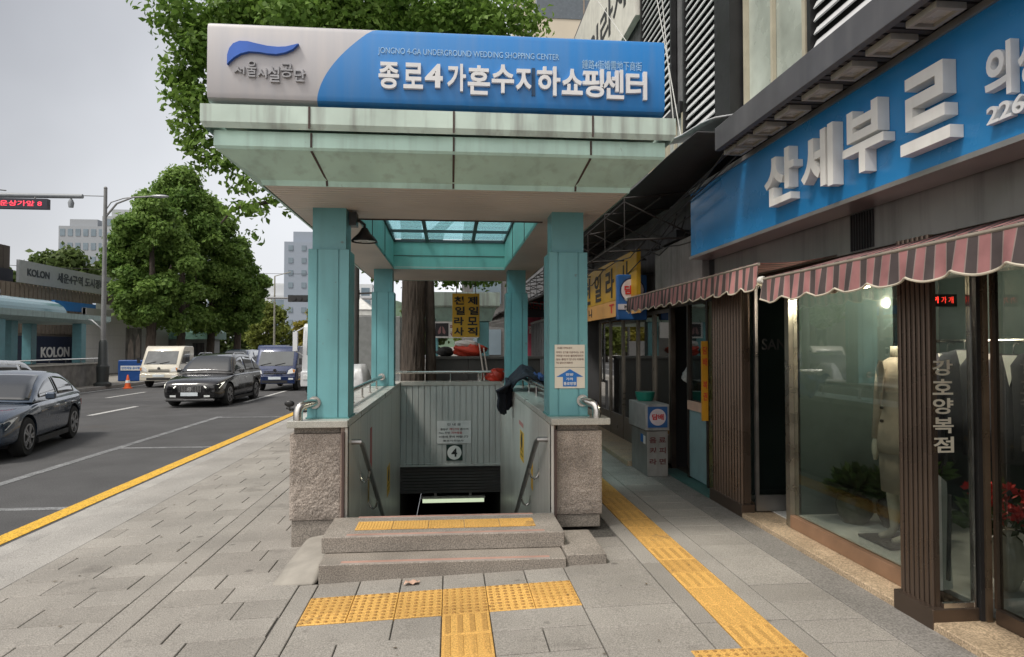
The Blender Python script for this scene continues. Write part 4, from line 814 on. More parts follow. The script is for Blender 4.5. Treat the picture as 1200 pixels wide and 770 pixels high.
m=MB(); m.box(2.602,2.66,9.13,14.2,2.16,2.418); obj('orange_panel',m,mat('orange_strip',(.62,.33,.10),.45,var=.1),S2)
m=MB()
for ch,x0,x1 in (('사',728,737),('라',710,719.5),('일',697,704.5),('천',684,692)):
    a=aX(x0,340,2.6).y; b=aX(x1,340,2.6).y; m.text(ch,(2.599,a,2.47),NY,ZA,a-b,.48,.006,.02)
obj('black_lettering',m,ink,S2)
m=MB(); m.text("T 751",(2.601,10.75,2.22),NY,ZA,1.1,.15,.004,.02); obj('red_lettering',m,red,S2)
m=MB(); m.text("코트 바지 니",(2.601,14.0,2.22),NY,ZA,1.9,.15,.004,.02); obj('small_lettering',m,ink,S2)
# tobacco sign projecting from the wall
T=thing('tobacco_sign','blue projecting tobacco sign with red letters in white disc, above doors','sign',(2.6,9.45,2.07))
m=MB(); m.box(2.40,2.84,9.42,9.54,2.07,2.73); obj('case',m,mat('sign_blue',(.02,.10,.30),.4),T,bevel=.02)
m=MB(); m.lathe((2.62,9.418,2.50),[(.185,0),(.185,.004)],32,'y'); obj('ring',m,mat('navy_ring',(.01,.02,.07),.4),T); m=MB(); m.lathe((2.62,9.415,2.50),[(.165,0),(.165,.002)],32,'y'); obj('disc',m,mat('pale_disc',(.62,.55,.58),.5),T)
m=MB(); m.text("담배",(2.50,9.413,2.44),XA,ZA,.24,.13,.004,.035); obj('red_lettering',m,red,T)
m=MB(); m.box(2.405,2.835,9.412,9.419,2.22,2.30); obj('white_band',m,mat('band_white',(.5,.5,.55),.5),T); m=MB(); m.text("KT",(2.50,9.411,2.235),XA,ZA,.12,.05,.002,.02); obj('band_lettering',m,ink,T)
m=MB(); m.bar((2.8,9.48,2.75),(2.96,9.48,2.75),.03); obj('bracket',m,blk,T)
# kiosk cabinet
K=thing('vending_cabinet','grey street cabinet with painted menu letters beneath a tobacco sign','cabinet',(2.5,8.5,.05)); gk=mat('grey_cabinet',(.26,.25,.235),.6,var=.2,scale=4,streak=.4)
m=MB(); m.box(2.47,2.74,8.23,8.95,.05,.62); obj('cabinet_body',m,gk,K,bevel=.008); m=MB(); m.box(2.44,2.75,8.2,8.98,.63,.96); obj('cabinet_top',m,mat('pale_cabinet',(.36,.36,.35),.5,var=.2,streak=.4),K,bevel=.008); m=MB(); m.box(2.49,2.72,8.27,8.9,-.02,.05); obj('plinth',m,blk,K)
m=MB(); m.box(2.47,2.72,8.185,8.199,.67,.93); pn=obj('tobacco_panel',m,mat('sign_blue',(.02,.1,.3),.4),K); m=MB(); m.lathe((2.595,8.182,.80),[(.105,0),(.105,.003)],28,'y'); obj('disc',m,mat('pale_disc',(.62,.55,.58),.5),pn); m=MB(); m.text("담배",(2.52,8.181,.765),XA,ZA,.15,.075,.003,.035); obj('red_lettering',m,red,pn)
m=MB()
for s,z in (("음 료",.47),("커 피",.34),("라 면",.20)): m.text(s,(2.50,8.229,z),XA,ZA,.21,.075,.002,.03)
obj('menu_lettering',m,mat('faded_maroon',(.12,.03,.03),.6),K)
m=MB(); m.box(2.463,2.469,8.40,8.5,.46,.56); obj('blue_sticker',m,blue,K); m=MB(); m.box(2.463,2.469,8.30,8.38,.45,.55); obj('white_sticker',m,white,K)
m=MB(); m.lathe((2.60,8.75,.962),[(.10,0),(.12,.05),(.13,.12)],18); tag(obj('green_basin',m,mat('green_plastic',(.02,.22,.16),.4),smooth=True,auto=True),'green plastic basin on top of the street cabinet','basin')
m=MB(); m.box(2.83,2.90,7.30,7.33,.85,1.75); T=obj('strip_sign',m,mat('amber_board',(.62,.30,.02),.5)); tag(T,'narrow amber vertical strip sign beside the pale blue door','sign')
m=MB(); [m.text(c,(2.84,7.299,1.6-.13*i),XA,ZA,.05,.09,.002,.02) for i,c in enumerate("담배 복권")]; obj('lettering',m,red,T,local=True)
m=MB(); m.box(2.90,2.925,7.45,7.97,.92,1.03); T=obj('door_notice',m,mat('salmon_board',(.60,.40,.30),.5)); tag(T,'salmon notice strip across the pale blue door','notice')
tag(obj('tissue_bundle',blob((3.1,8.2,1.35),.14,.1,.16,6,.35),mat('pale_plastic',(.4,.4,.38),.5,var=.3),smooth=True),'pale plastic bundle hanging in the dark doorway','bundle')
# iron awning skeleton and cables
m=MB(); rr=random.Random(2)
for y in (7.7,8.7,9.8,11,12.2,13.4,14.6,15.8,17,18.2,19.4,21,23): m.tube([(2.94,y,3.55),(2.05,y,3.40+rr.uniform(-.05,.05)),(2.05,y,2.95),(2.94,y,3.0)],.014,6); m.tube([(2.05,y,3.4),(2.94,y,3.0)],.01,5)
for x,z in ((2.05,3.40),(2.5,3.47),(2.05,2.95)): m.tube([(x,7.7,z),(x,12,z-.04),(x,23,z)],.013,6)
o=obj('awning_frame',m,mat('rusty_iron',(.03,.026,.024),.7)); tag(o,'bare dark iron awning skeleton along the shaded shop wall','awning frame')
m=MB(); 
for k in range(7):
    a=Vector((2.3+rr.uniform(0,.6),5.6,3.38+rr.uniform(-.05,.05))); b=Vector((2.6+rr.uniform(-.3,.3),9+rr.uniform(0,9),3.1+rr.uniform(-.4,.4))); m.tube([a+(b-a)*(i/12)-Vector((0,0,(.25+.2*rr.random())*math.sin(math.pi*i/12))) for i in range(13)],.008,5)
for k in range(5): m.tube([(2.9,7.1+k*.3,3.0+.1*k),(2.88,7.6+k*.3,2.75),(2.92,8.3+.2*k,3.1)],.01,5)
tag(obj('cables',m,ink),'tangle of black cables slung along the shaded shop wall','cables')
m=MB()
for a,b in (((758+18,0),(790,150)),((762+8,0),(798,160)),((700,0),(742,60))):
    p=aX(*a,2.5); q=aX(*b,2.5); m.tube([p+Vector((0,0,3))+(p-q)*.2,p,q],.006,6)
tag(obj('hanging_cables',m,mat('pale_cable',(.5,.5,.48),.6)),'pale loose cables dangling down before the upper louvres','cables')
# dark underside behind the sheet canopy
m=MB(); m.grid(lambda u,v:(2.15+.8*v,5.62+9*u,3.58-.02*u+.012*math.sin(7*u*3)),20,2); o=obj('tarpaulin',m,mat('black_tarp',(.03,.03,.034),.7,var=.3),smooth=True); o.modifiers.new('t','SOLIDIFY').thickness=.01; tag(o,'black sagging tarpaulin over the iron awning skeleton','tarpaulin')
# banner with letters high on the wall & beige building
T=thing('wall_banner','white slanted fabric banner with black letters beyond the louvres','banner',(2.9,11.8,6)); 
y0,y1=9.82,15.4; m=MB(); m.box(2.80,2.9,y0,y1,6.75,8.7); obj('cloth',m,mat('banner_cloth',(.66,.64,.58),.7,var=.1,streak=.3,streakcol=(.4,.38,.34)),T)
m=MB(); m.text("천일라사",(2.799,14.3,7.2),NY,ZA,4.1,.68,.006,.02); obj('lettering',m,ink,T)
B3=thing('beige_tower','tall beige office tower with grey window bands behind the louvred building','building',(12,46,0)); bg_=mat('beige_cladding',(.60,.53,.42),.6,var=.06,scale=.5)
m=MB(); m.box(5.5,24,42,60,RD-.2,40); obj('wall',m,bg_,B3)
for z in np.arange(6,40,4.2):
    m=MB(); m.box(5.46,23,41.96,41.999,z,z+1.3); m.box(5.46,5.499,42,59,z,z+1.3); w_=obj('window',m,mat('band_window',(.10,.12,.14),.2),B3)
m=MB(); 
for x in (8.5,12.5,16.5): m.box(x,x+.1,41.95,41.958,0,40)
obj('joint',m,mat('joint_brown',(.25,.2,.16),.7),B3)
# far right frontage: signs
for i,(y,x0,x1,z0,z1,mt,tx,l) in enumerate(((17.5,2.0,2.75,2.45,2.95,mat('dark_sign',(.05,.045,.06),.5),"SENTO",'dark projecting shop sign with small red letters beyond the stairwell'),(19,2.15,2.6,1.2,3.0,mat('pink_banner',(.62,.10,.16),.6),"할인",'tall pink and white vertical banner beyond the stairwell'),(20,2.3,3.0,1.55,2.25,mat('red_sign',(.55,.02,.05),.5),"약국",'small bright red square sign beside the pink banner'))):
    T=thing('projecting_sign',l,'sign',((x0+x1)/2,y,z0)); m=MB(); m.box(x0,x1,y,y+.1,z0,z1); obj('board',m,mt,T); m=MB(); m.text(tx,(x0+.08,y-.001,(z0+z1)/2-.05),XA,ZA,x1-x0-.16,.22,.004,.02); obj('lettering',m,red if i==0 else white,T)
    m=MB(); m.bar((x1,y+.05,z1-.1),(2.95,y+.05,z1-.1),.03); obj('bracket',m,blk,T)
# pale slatted shutters and rack far along the shop row
m=MB(); [m.box(2.3,2.33,y,y+.12,.9,2.3) for y in np.arange(15.2,19,.33)]; m.box(2.28,2.34,15.0,19,2.3,2.36); m.box(2.28,2.34,15,19,.85,.9); [m.box(2.28,2.34,y,y+.05,0.05,.85) for y in (15,17,18.95)]; tag(obj('slatted_rack',m,mat('grey_rack',(.25,.25,.26),.6)),'grey slatted metal rack standing along the shaded shop row','rack')

for i,(y0,y1,x0,l) in enumerate(((15.2,19.2,1.75,'low dark lean-to awning beyond the stairwell, first along the shaded row'),(20.5,25,1.5,'low dark lean-to awning midway along the shaded shop row'),(26,32,1.3,'farthest dark lean-to awning along the shaded shop row'))):
    t=thing('lean_to_awning',l,'awning',(x0,y0,2.7)); m=MB(); m.grid(lambda u,v:(x0+(2.94-x0)*v,y0+(y1-y0)*u,2.72+.5*v+.02*math.sin(u*25)),30,3); o=obj('sheet',m,mat('grimy_tarp',(.06,.06,.062),.8,var=.4),t,smooth=True); o.modifiers.new('t','SOLIDIFY').thickness=.012
    m=MB(); m.tube([(x0,y0,2.7),(x0,y1,2.7)],.02,6); [m.tube([(x0,y,2.7),(2.94,y,3.2)],.018,6) for y in np.linspace(y0,y1,5)]; [m.tube([(x0,y,2.7),(2.94,y,2.55)],.012,6) for y in np.linspace(y0,y1,5)]; obj('frame',m,mat('rusty_iron',(.03,.026,.024),.7),t)

def hung_suit():
    t=thing('hanging_suit','dark suit jacket hanging on the rail at the back of the tailor shop','suit',(4.35,5.3,1.2),'suits hanging at the back of the tailor shop',local=True)
    m=MB(); m.loft([[(.22*a*math.cos(q),.05*b*math.sin(q),z) for q in [2*math.pi*k/14 for k in range(14)]] for z,a,b in ((-.55,.95,1.),(-.3,.92,1.1),(0,.95,1.2),(.18,1.0,1.1),(.26,.75,.9),(.30,.25,.6))]); obj('jacket',m,navy,t,smooth=True,local=True)
    m=MB(); m.prism([(-.05,-.062,.29),(.05,-.062,.29),(0,-.07,.05)],(0,.01,0)); obj('shirt_front',m,mat('white_shirt',(.6,.6,.58),.7),t,local=True)
    m=MB(); m.tube([(0,0,.29),(0,0,.36),(.02,0,.39),(.05,0,.37)],.006,6); obj('hanger',m,steel,t,local=True); return t
hs=hung_suit(); hs.location=(4.35,4.3,1.35); hs.rotation_euler=(0,0,R(-60))
for i in range(1,9): dup(hs,loc=(4.35+.03*math.sin(i*3),4.3+.24*i,1.35+.02*math.sin(i*2)),rz=R(-60+12*math.sin(i*5)))
m=MB(); m.tube([(4.38,3.9,1.74),(4.38,6.5,1.74)],.015,8); [m.tube([(4.38,y,1.74),(4.38,y,2.36)],.01,6) for y in (4.0,6.4)]; tag(obj('clothes_rail',m,steel),'steel clothes rail carrying dark suits at the back of the tailor shop','clothes rail')
rr=random.Random(77); m=MB()
for _ in range(70):
    x=rr.uniform(-3.6,2.6); y=rr.uniform(2.4,9); 
    if -1.4<x<1.25 and y>4.7: continue
    a=rr.uniform(0,6.28); s_=rr.uniform(.006,.02); z=gz(x)+.006; m.add([(x+s_*math.cos(a),y+s_*math.sin(a),z),(x-.5*s_*math.sin(a),y+.5*s_*math.cos(a),z+.004),(x-s_*math.cos(a),y-s_*math.sin(a),z),(x+.5*s_*math.sin(a),y-.5*s_*math.cos(a),z+.003)],[(0,1,2,3)])
tag(obj('litter',m,mat('dry_leaf',(.10,.075,.045),.8,var=.4)),kind='stuff')
# ================= trees =================
def leafmesh(blobs,n,size,seed,shell=.55):
    """n bent leaf clumps spread through a set of ellipsoids"""
    g=np.random.default_rng(seed); B=np.array(blobs,dtype=float); w=(B[:,3]*B[:,4]*B[:,5]); k=g.choice(len(B),n,p=w/w.sum())
    d=g.normal(size=(n,3)); d/=np.linalg.norm(d,axis=1)[:,None]; r=(shell+(1-shell)*g.random(n))*(.78+.55*g.random(n)**2.5)
    r*=np.where(g.random(n)<.25,g.random(n),1)
    p=B[k,:3]+d*r[:,None]*B[k,3:6]
    nrm=d*.7+g.normal(size=(n,3))*.55+np.array([0,0,.35]); nrm/=np.linalg.norm(nrm,axis=1)[:,None]
    a=np.cross(nrm,g.normal(size=(n,3))); a/=np.linalg.norm(a,axis=1)[:,None]; b=np.cross(nrm,a); s=(size*(.6+.8*g.random(n)))[:,None]
    v=np.stack([p-a*s*.9,p-b*s*.55+nrm*s*.22,p+a*s*.9-nrm*s*.15,p+b*s*.55+nrm*s*.22],1).reshape(-1,3)
    me=bpy.data.meshes.new('leaves'); me.vertices.add(n*4); me.vertices.foreach_set('co',v.astype(np.float32).ravel()); me.loops.add(n*4); me.loops.foreach_set('vertex_index',np.arange(n*4,dtype=np.int32))
    me.polygons.add(n); me.polygons.foreach_set('loop_start',np.arange(0,n*4,4,dtype=np.int32)); me.update(calc_edges=True)
    at=me.attributes.new('tint','FLOAT','FACE'); cl=g.random(len(B)); at.data.foreach_set('value',np.clip(.35*cl[k]+.65*g.random(n),0,1).astype(np.float32)); return me
bark=mat('bark',(.08,.064,.052),.95,var=.45,scale=14,bump=1.,bscale=30,stretch=(1,1,.2))
LM={'ginkgo':leafmat('ginkgo_leaf',(.08,.16,.026),(.23,.36,.07)),'deep':leafmat('deep_leaf',(.085,.17,.035),(.24,.36,.085)),'lime':leafmat('lime_leaf',(.10,.14,.03),(.24,.27,.06)),'mid':leafmat('mid_leaf',(.06,.10,.03),(.14,.19,.06)),'olive':leafmat('olive_leaf',(.13,.12,.02),(.30,.26,.04))}
def tree(name,label,x,y,trunk,limbs,blobs,n,size,kind,seed,group=None,z0=RD+.12):
    t=thing(name,label,'tree',(x,y,z0),group)
    m=MB(); 
    if name=='street_tree' and n>40000:
        P=[Vector(p) for p in trunk[0]]; rings=[]; N_=90; Z=[-.1+8.2*(i/150) for i in range(151)]
        for z in Z:
            k=max(i for i in range(len(P)) if P[i].z<=z+1e-6); k=min(k,len(P)-2); f_=(z-P[k].z)/(P[k+1].z-P[k].z); c=P[k].lerp(P[k+1],f_); r=trunk[1][k]*(1-f_)+trunk[1][k+1]*f_
            rings.append([(c.x+rr_*math.cos(a),c.y+rr_*math.sin(a),z) for a in [2*math.pi*q/N_ for q in range(N_)] for rr_ in (r*(1+.05*noise.noise(Vector((math.cos(a)*1.5,math.sin(a)*1.5,z*.8))))+.030*noise.noise(Vector((math.cos(a)*11,math.sin(a)*11,z*2.2)))+.018*abs(noise.noise(Vector((math.cos(a)*21,math.sin(a)*21,z*4)))),)])
        m.loft(rings)
    else: m.tube(trunk[0],trunk[1],14)
    for pts,rs in limbs: m.tube(pts,rs,8)
    obj('trunk',m,bark,t,smooth=True)
    me=leafmesh([(b[0]-x,b[1]-y,b[2]-z0,b[3],b[4],b[5]) for b in blobs],n,size,seed); me.name='crown'; me.materials.append(LM[kind])
    o=bpy.data.objects.new('crown',me); COL.objects.link(o); o.parent=t; return t
# ginkgo at the stairwell
rr=random.Random(11)
bl=[]
for i in range(60):
    a=rr.uniform(0,6.28); r=rr.uniform(.5,4.1); x=min(.4,max(-4.7,-1.9+r*math.cos(a)*.95)); y=14.6+r*math.sin(a)*.75; q=rr.uniform(.5,1.0); z=rr.uniform(5.6 if x>-2.2 else 7.0,9.8)
    bl.append((x,y,z,q,q,q*.7))
for px,py,yy,q in ((215,20,13,.75),(240,60,13,.7),(215,85,13.2,.55),(240,120,13,.6),(212,145,13.3,.36),(225,165,13.2,.40),(245,172,13,.5),(215,115,13,.48),(206,92,13.1,.42),(262,192,12.8,.38),(232,140,13,.5),(235,190,13.1,.26),(258,190,12.8,.36),(285,215,12.8,.42),(275,245,12.8,.32),(300,245,12.8,.36),(325,235,13,.30),(270,150,13,.55),(298,275,12.8,.24),(340,250,13.2,.16),(320,10,13,.9),(400,10,13.3,.9),(470,5,13.5,.9),(540,8,13.5,.8),(600,15,13.4,.7),(622,30,13.2,.45),(280,10,13,.8),(360,20,13,.7),(430,25,13,.6),(510,25,13.3,.6),(570,30,13.2,.6)):
    c=aY(px,py,yy); bl.append((c.x,c.y,c.z,q,q,q*.72))
for x in (-1.6,-.3,.1,.5,.9): bl.append((x,16.6,3.42,.5,.6,.32))
tree('street_tree','big ginkgo street tree rising behind the stairwell, crown over the canopy sign',-.8,14.2,([(-.85,14.2,-.1),(-.80,14.2,.4),(-.79,14.2,1.5),(-.78,14.2,3.),(-.85,14.25,4.4),(-1.1,14.4,6.2),(-1.4,14.5,8.2)],[.36,.27,.235,.225,.21,.16,.08]),
 [([(-.8,14.2,3.4),(-2.2,13.8,4.3),(-3.8,13.3,5.)],[.15,.1,.04]),([(-.8,14.2,3.6),(.4,14.,4.8),(1.3,13.7,5.8)],[.14,.09,.04]),([(-.9,14.3,4.4),(-2.6,13.6,5.6),(-4.6,13.1,6.2)],[.14,.09,.03]),([(-3.2,13.4,4.6),(-4.1,13.,4.3),(-4.3,12.9,4.0)],[.05,.03,.015]),([(-.42,14.35,-.1),(-.42,14.35,1.5),(-.46,14.4,3.2),(-.1,14.6,4.6)],[.13,.11,.1,.07])],bl,60000,.072,'ginkgo',5,z0=0)
def big(label,x,y,h,r,seed,n=24000,cb=3.,size=.24,kind='deep',group='street trees across the road',name='street_tree',sk=.55):
    rr=random.Random(seed); bl=[]
    for i in range(72):
        t=rr.random()**.85; z=cb+(h-cb)*t; rad=r*(math.sin(math.pi*(.18+.80*t))**.8)*(1.0 if t<.6 else 1.0)
        a=rr.uniform(0,6.28); k=rr.uniform(.35,.9); q=rr.uniform(.7,1.25)*r*.25
        bl.append((x+rad*k*math.cos(a),y+rad*k*math.sin(a),z-.2,q,q,q*.8))
    lim=[([(x,y,cb-.5),(x+.8*r*.5*math.cos(a),y+.8*r*.5*math.sin(a),cb+(h-cb)*.45)],[.16,.05]) for a in (0.4,1.9,3.5,5.1)]
    return tree(name,label,x,y,([(x,y,-.4),(x,y,1.2),(x+.1,y,cb+1),(x,y,h*.8)],[.36,.28,.24,.06]),lim,bl,n,size,kind,seed,group)
big('leafy round-crowned street tree behind the cream truck, nearest of the roadside trees',-18.9,44,11.6,2.8,21,52000,3.,.145)
big('tallest dark green street tree rising in the middle across the road',-19.4,50,14.4,3.5,22,56000,3.4,.15)
big('dark green street tree behind the black SUV with trunk by the kerb',-18.7,54,12.9,3.3,23,50000,3.2,.16)
big('dark green street tree overhanging the blue truck',-17.3,56,10.4,2.8,24,38000,3.0,.16)
big('light green tree standing behind the grey hoarding sign at far left',-34,62,9.6,5.0,25,16000,2.5,.3,'mid','trees behind the hoarding')
big('light green tree beside the lamp post behind the hoarding',-29,64,10.5,5.2,26,16000,2.5,.3,'mid','trees behind the hoarding')
big('low dull green tree above the dark hoarding at left edge',-41,62,9.4,4,27,10000,2.5,.3,'mid','trees behind the hoarding')
for i,(x,y,h,r,k,l) in enumerate(((-16.5,84,6.2,3.4,'olive','yellowish bushy tree glowing far down the road'),(-23,86,6.8,4,'lime','yellow-green tree beyond the dark trunks'),(-12.5,78,4.6,2.8,'lime','low bright green shrubby tree behind the blue truck'),(-29,90,6,4,'mid','green tree far beyond the white tiled wall'),(-10,95,6.5,4,'mid','green tree far down the road beside the white truck'),(3,62,7,3.2,'lime','bright green tree seen through the far canopy'),(-4,75,6,3.5,'mid','green tree behind the ginkgo trunk'))):
    big(l,x,y,h,r,40+i,7000,1.2,.26,k,'trees far down the road')
# ================= second canopy, counter =================
F2=thing('entrance_canopy','pale second entrance canopy beyond the ginkgo trunk','entrance canopy',(.8,17,0))
m=MB(); m.loft([rect(-.75,1.15,16,21,2.62),rect(-.78,1.18,15.95,21,2.66),rect(-.78,1.18,15.95,21,2.98)],caps=True); obj('fascia_lip',m,mint2,F2)
m=MB(); m.loft([rect(-.60,1.0,16.3,20.8,2.30),rect(-.70,1.1,16.05,20.9,2.619)]); obj('hopper_panel',m,mint,F2)
for x in (-.58,.66): m=MB(); m.box(x,x+.28,16.35,16.65,.02,2.295); obj('post',m,teal,F2,bevel=.01)
T=thing('banner','white banner with dark lung image hung under the far canopy','banner',(.4,16.2,1.5)); c=aY(508,396,16.2); q=aY(561,377,16.2)
m=MB(); m.box(c.x,q.x,16.2,16.215,c.z,q.z); obj('cloth',m,white,T); w=q.x-c.x; h=q.z-c.z
m=MB(); m.box(c.x+.04*w,c.x+.33*w,16.192,16.199,c.z+.1*h,c.z+.9*h); obj('picture',m,mat('dark_picture',(.03,.03,.035),.5),T)
m=MB()
for s in (-1,1): m.prism([(c.x+w*(.18+s*a_),16.191,c.z+h*b_) for a_,b_ in ((.012,.72),(.05,.62),(.085,.35),(.07,.22),(.02,.3))],(0,-.004,0))
obj('lung_shape',m,mat('lung_red',(.30,.16,.16),.6),T)
m=MB(); m.text("폐암",(c.x+.36*w,16.199,c.z+.55*h),XA,ZA,.26*w,.26*h,.003,.02); m.text("검진",(c.x+.36*w,16.199,c.z+.15*h),XA,ZA,.26*w,.24*h,.003,.02); obj('lettering',m,mat('maroon_ink',(.25,.03,.03),.6),T)
m=MB(); [m.tube([(x,16.2,q.z),(x,16.3,2.4)],.008,5) for x in (c.x+.05,q.x-.05)]; obj('cord',m,ink,T)
C2=thing('planter_wall','dark grey panelled low wall behind the stairwell railing','wall',(.8,15.2,0)); m=MB(); [m.box(x,x+.81,15.0,15.5,-.05,1.40) for x in (-.42,.40,1.22)]; obj('wall',m,mat('dark_granite_wall',(.055,.058,.056),.5,var=.2,scale=3),C2,bevel=.005); m=MB(); m.box(-.46,2.1,14.95,15.55,1.402,1.46); obj('top_slab',m,mat('dark_slab',(.10,.105,.10),.45),C2,bevel=.006)
tag(obj('wrapped_bundle',blob((.42,15.25,1.60),.36,.2,.17,12,.35),mat('red_wrap',(.60,.06,.03),.5,var=.1),smooth=True),'red wrapped bundle lying on the dark wall','bundle')
tag(obj('paper_bundle',blob((.36,15.22,1.74),.25,.16,.09,13,.35),mat('white_wrap',(.7,.68,.66),.6),smooth=True),'white paper bundle lying across the red wrapped one','bundle')
tag(obj('black_bundle',blob((-.12,15.2,1.56),.17,.17,.12,14,.3),mat('black_wrap',(.03,.03,.03),.7),smooth=True),'small black bundle left of the red wrapped one','bundle')
T=thing('broom','pair of pale broom handles leaning against the dark wall','broom',(.7,14.5,.1)); m=MB(); m.tube([(.86,14.45,.06),(.64,14.93,1.75)],.018,8); m.tube([(.96,14.45,.06),(.74,14.93,1.65)],.016,8); obj('handle',m,mat('pale_handle',(.5,.47,.43),.5),T); m=MB(); m.lathe((.91,14.42,.03),[(.10,0),(.06,.12),(.02,.2)],12); obj('bristles',m,ink,T)
c=aY(563,445,12.16); m=MB(); m.lathe((c.x,12.15,1.056),[(.055,0),(.055,.14),(.058,.145),(.05,.146)],18); tag(obj('steel_can',m,steel,smooth=True,auto=True),'small steel can set on the far coping','can')
# kerbside pole and covered scooter
T=thing('street_pole','dark grey steel street pole seen between the roadside posts','pole',(-2.05,14.6,-.1)); m=MB(); m.tube([(-2.05,14.6,-.1),(-2.05,14.6,1.1)],.11,16); m.tube([(-2.05,14.6,1.1),(-2.05,14.6,6.2)],.085,16); obj('shaft',m,mat('pole_grey',(.09,.085,.08),.5,var=.15),T,smooth=True,auto=True)
m=MB(); m.tube([(-2.05,14.6,2.82),(-1.5,14.6,2.85)],.02,8); m.lathe((-2.05,14.6,2.7),[(.095,0),(.095,.2)],16); obj('clamp',m,mat('pole_grey',(.09,.085,.08),.5),T)
m=MB(); rr=random.Random(8)
rings=[]
for j in range(12):
    t=j/11; z=-.08+1.42*t; rad=.50*(1-t)**.6+.16; rings.append([(-1.75+rad*.6*(1+.16*math.sin(5*a+4*t)+.07*math.sin(11*a+9*t))*math.cos(a),13.2+rad*1.0*(1+.14*math.sin(4*a+1+5*t))*math.sin(a),z) for a in [2*math.pi*k/26 for k in range(26)]])
m.loft(rings); tag(obj('covered_stand',m,mat('clear_plastic_cover',(.42,.43,.44),.35,var=.25,scale=8),smooth=True),'stand shrouded in wrinkled pale plastic beside the street pole','covered stand')
# scooter behind the left pillar
T=thing('scooter','black motor scooter parked behind the left granite pillar','scooter',(-1.85,8.8,-.06)); 
for y in (8.2,9.4): m=MB(); m.lathe((-1.90,y,.17),[(.14,0),(.22,.01),(.235,.05),(.22,.09),(.14,.10)],20,'x'); wv=obj('wheel',m,mat('tyre',(.02,.02,.02),.85),T,smooth=True,auto=True); m=MB(); m.lathe((-1.89,y,.17),[(.13,0),(.13,.08)],14,'x'); obj('rim',m,dsteel,wv)
m=MB(); m.loft([[(-1.85+a*w_,y,z) for a,z in ((-1,zb),(1,zb),(1.1,(zb+zt)/2),(.7,zt),(-.7,zt),(-1.1,(zb+zt)/2))] for y,w_,zb,zt in ((9.55,.08,.45,.62),(9.2,.15,.32,.72),(8.8,.14,.22,.70),(8.6,.12,.15,.32),(8.4,.14,.15,.32),(8.3,.12,.2,.8),(8.22,.1,.4,.88))]); obj('body',m,bk,T,smooth=True)
m=MB(); m.tube([(-2.15,8.35,.98),(-2.0,8.25,.95),(-1.7,8.25,.95),(-1.55,8.35,.98)],.018,8); m.tube([(-1.85,8.25,.95),(-1.85,8.2,.2)],.03,8); obj('handlebar',m,bk,T)
for x in (-2.1,-1.6): m=MB(); m.sphere((x,8.25,1.04),.06,.02,.04); m.tube([(x,8.26,1.01),(x,8.28,.95)],.008,6); obj('mirror',m,bk,T,smooth=True)
m=MB(); m.box(-1.96,-1.74,8.75,9.5,.71,.78); obj('seat',m,ink,T,bevel=.03)
T.location.x+=.17; T.location.z-=.04
# ================= vehicles =================
tyre=mat('tyre',(.02,.02,.02),.85); alloy=mat('alloy',(.45,.45,.46),.3,metal=.8); hl=mat('headlamp_glass',(.72,.74,.74),.08,coat=1,var=.02); glc=mat('car_glass',(.012,.015,.018),.06,var=.02,coat=1,spec=.8); amber=mat('amber_lens',(.6,.22,.03),.2); redl=mat('tail_lens',(.35,.015,.015),.2); plas=mat('dark_plastic',(.02,.02,.021),.6); plate_=mat('number_plate',(.62,.68,.72),.5); chrome=mat('chrome',(.7,.7,.7),.12,metal=1)
drl=mat('lit_headlamp',(1,.98,.86),emit=.9)
def wheel(t,x,y,r,w,sd,spokes=5,rimm=None):
    m=MB(); m.lathe((x,y,r),[(r*.66,-w/2),(r*.93,-w/2),(r,-w*.33),(r,w*.33),(r*.93,w/2),(r*.66,w/2)],28,'x'); o=obj('wheel',m,tyre,t,smooth=True,auto=True,local=True)
    m=MB(); xf=x+sd*w*.46; m.lathe((xf,y,r),[(r*.66,-.02),(r*.66,.02),(r*.60,.021),(r*.60,-.02)],28,'x'); 
    for k in range(spokes*2):
        a=2*math.pi*(k//2)/spokes+(.17 if k%2 else -.17); m.bar((xf,y+.07*r*math.cos(a),r+.07*r*math.sin(a)),(xf,y+r*.63*math.cos(a),r+r*.63*math.sin(a)),.035,.05,up=(1,0,0))
    m.lathe((xf,y,r),[(r*.17,-.02),(r*.17,.025)],14,'x'); obj('rim',m,rimm or alloy,o,smooth=True,auto=True,local=True)
    m=MB(); m.lathe((xf-sd*.05,y,r),[(r*.63,-.01),(r*.63,.01)],20,'x'); obj('brake_backing',m,plas,o,local=True)
def boolcut(o,cyl):
    for c in cyl:
        m=MB(); m.lathe(c[0],[(c[1],-c[2]),(c[1],c[2])],26,'x'); me=bpy.data.meshes.new('cut'); me.from_pydata(m.v,[],m.f); k=bpy.data.objects.new('cut',me); COL.objects.link(k)
        b=bmesh.new(); b.from_mesh(me); bmesh.ops.recalc_face_normals(b,faces=b.faces); b.to_mesh(me); b.free()
        md=o.modifiers.new('b','BOOLEAN'); md.object=k; md.operation='DIFFERENCE'; md.solver='EXACT'
    dg=bpy.context.evaluated_depsgraph_get(); dg.update(); me=bpy.data.meshes.new_from_object(o.evaluated_get(dg)); 
    for md in list(o.modifiers):
        if md.type=='BOOLEAN': k=md.object; bpy.data.objects.remove(k)
    o.modifiers.clear(); o.data=me; me.polygons.foreach_set('use_smooth',[True]*len(me.polygons)); me.set_sharp_from_angle(angle=R(32))
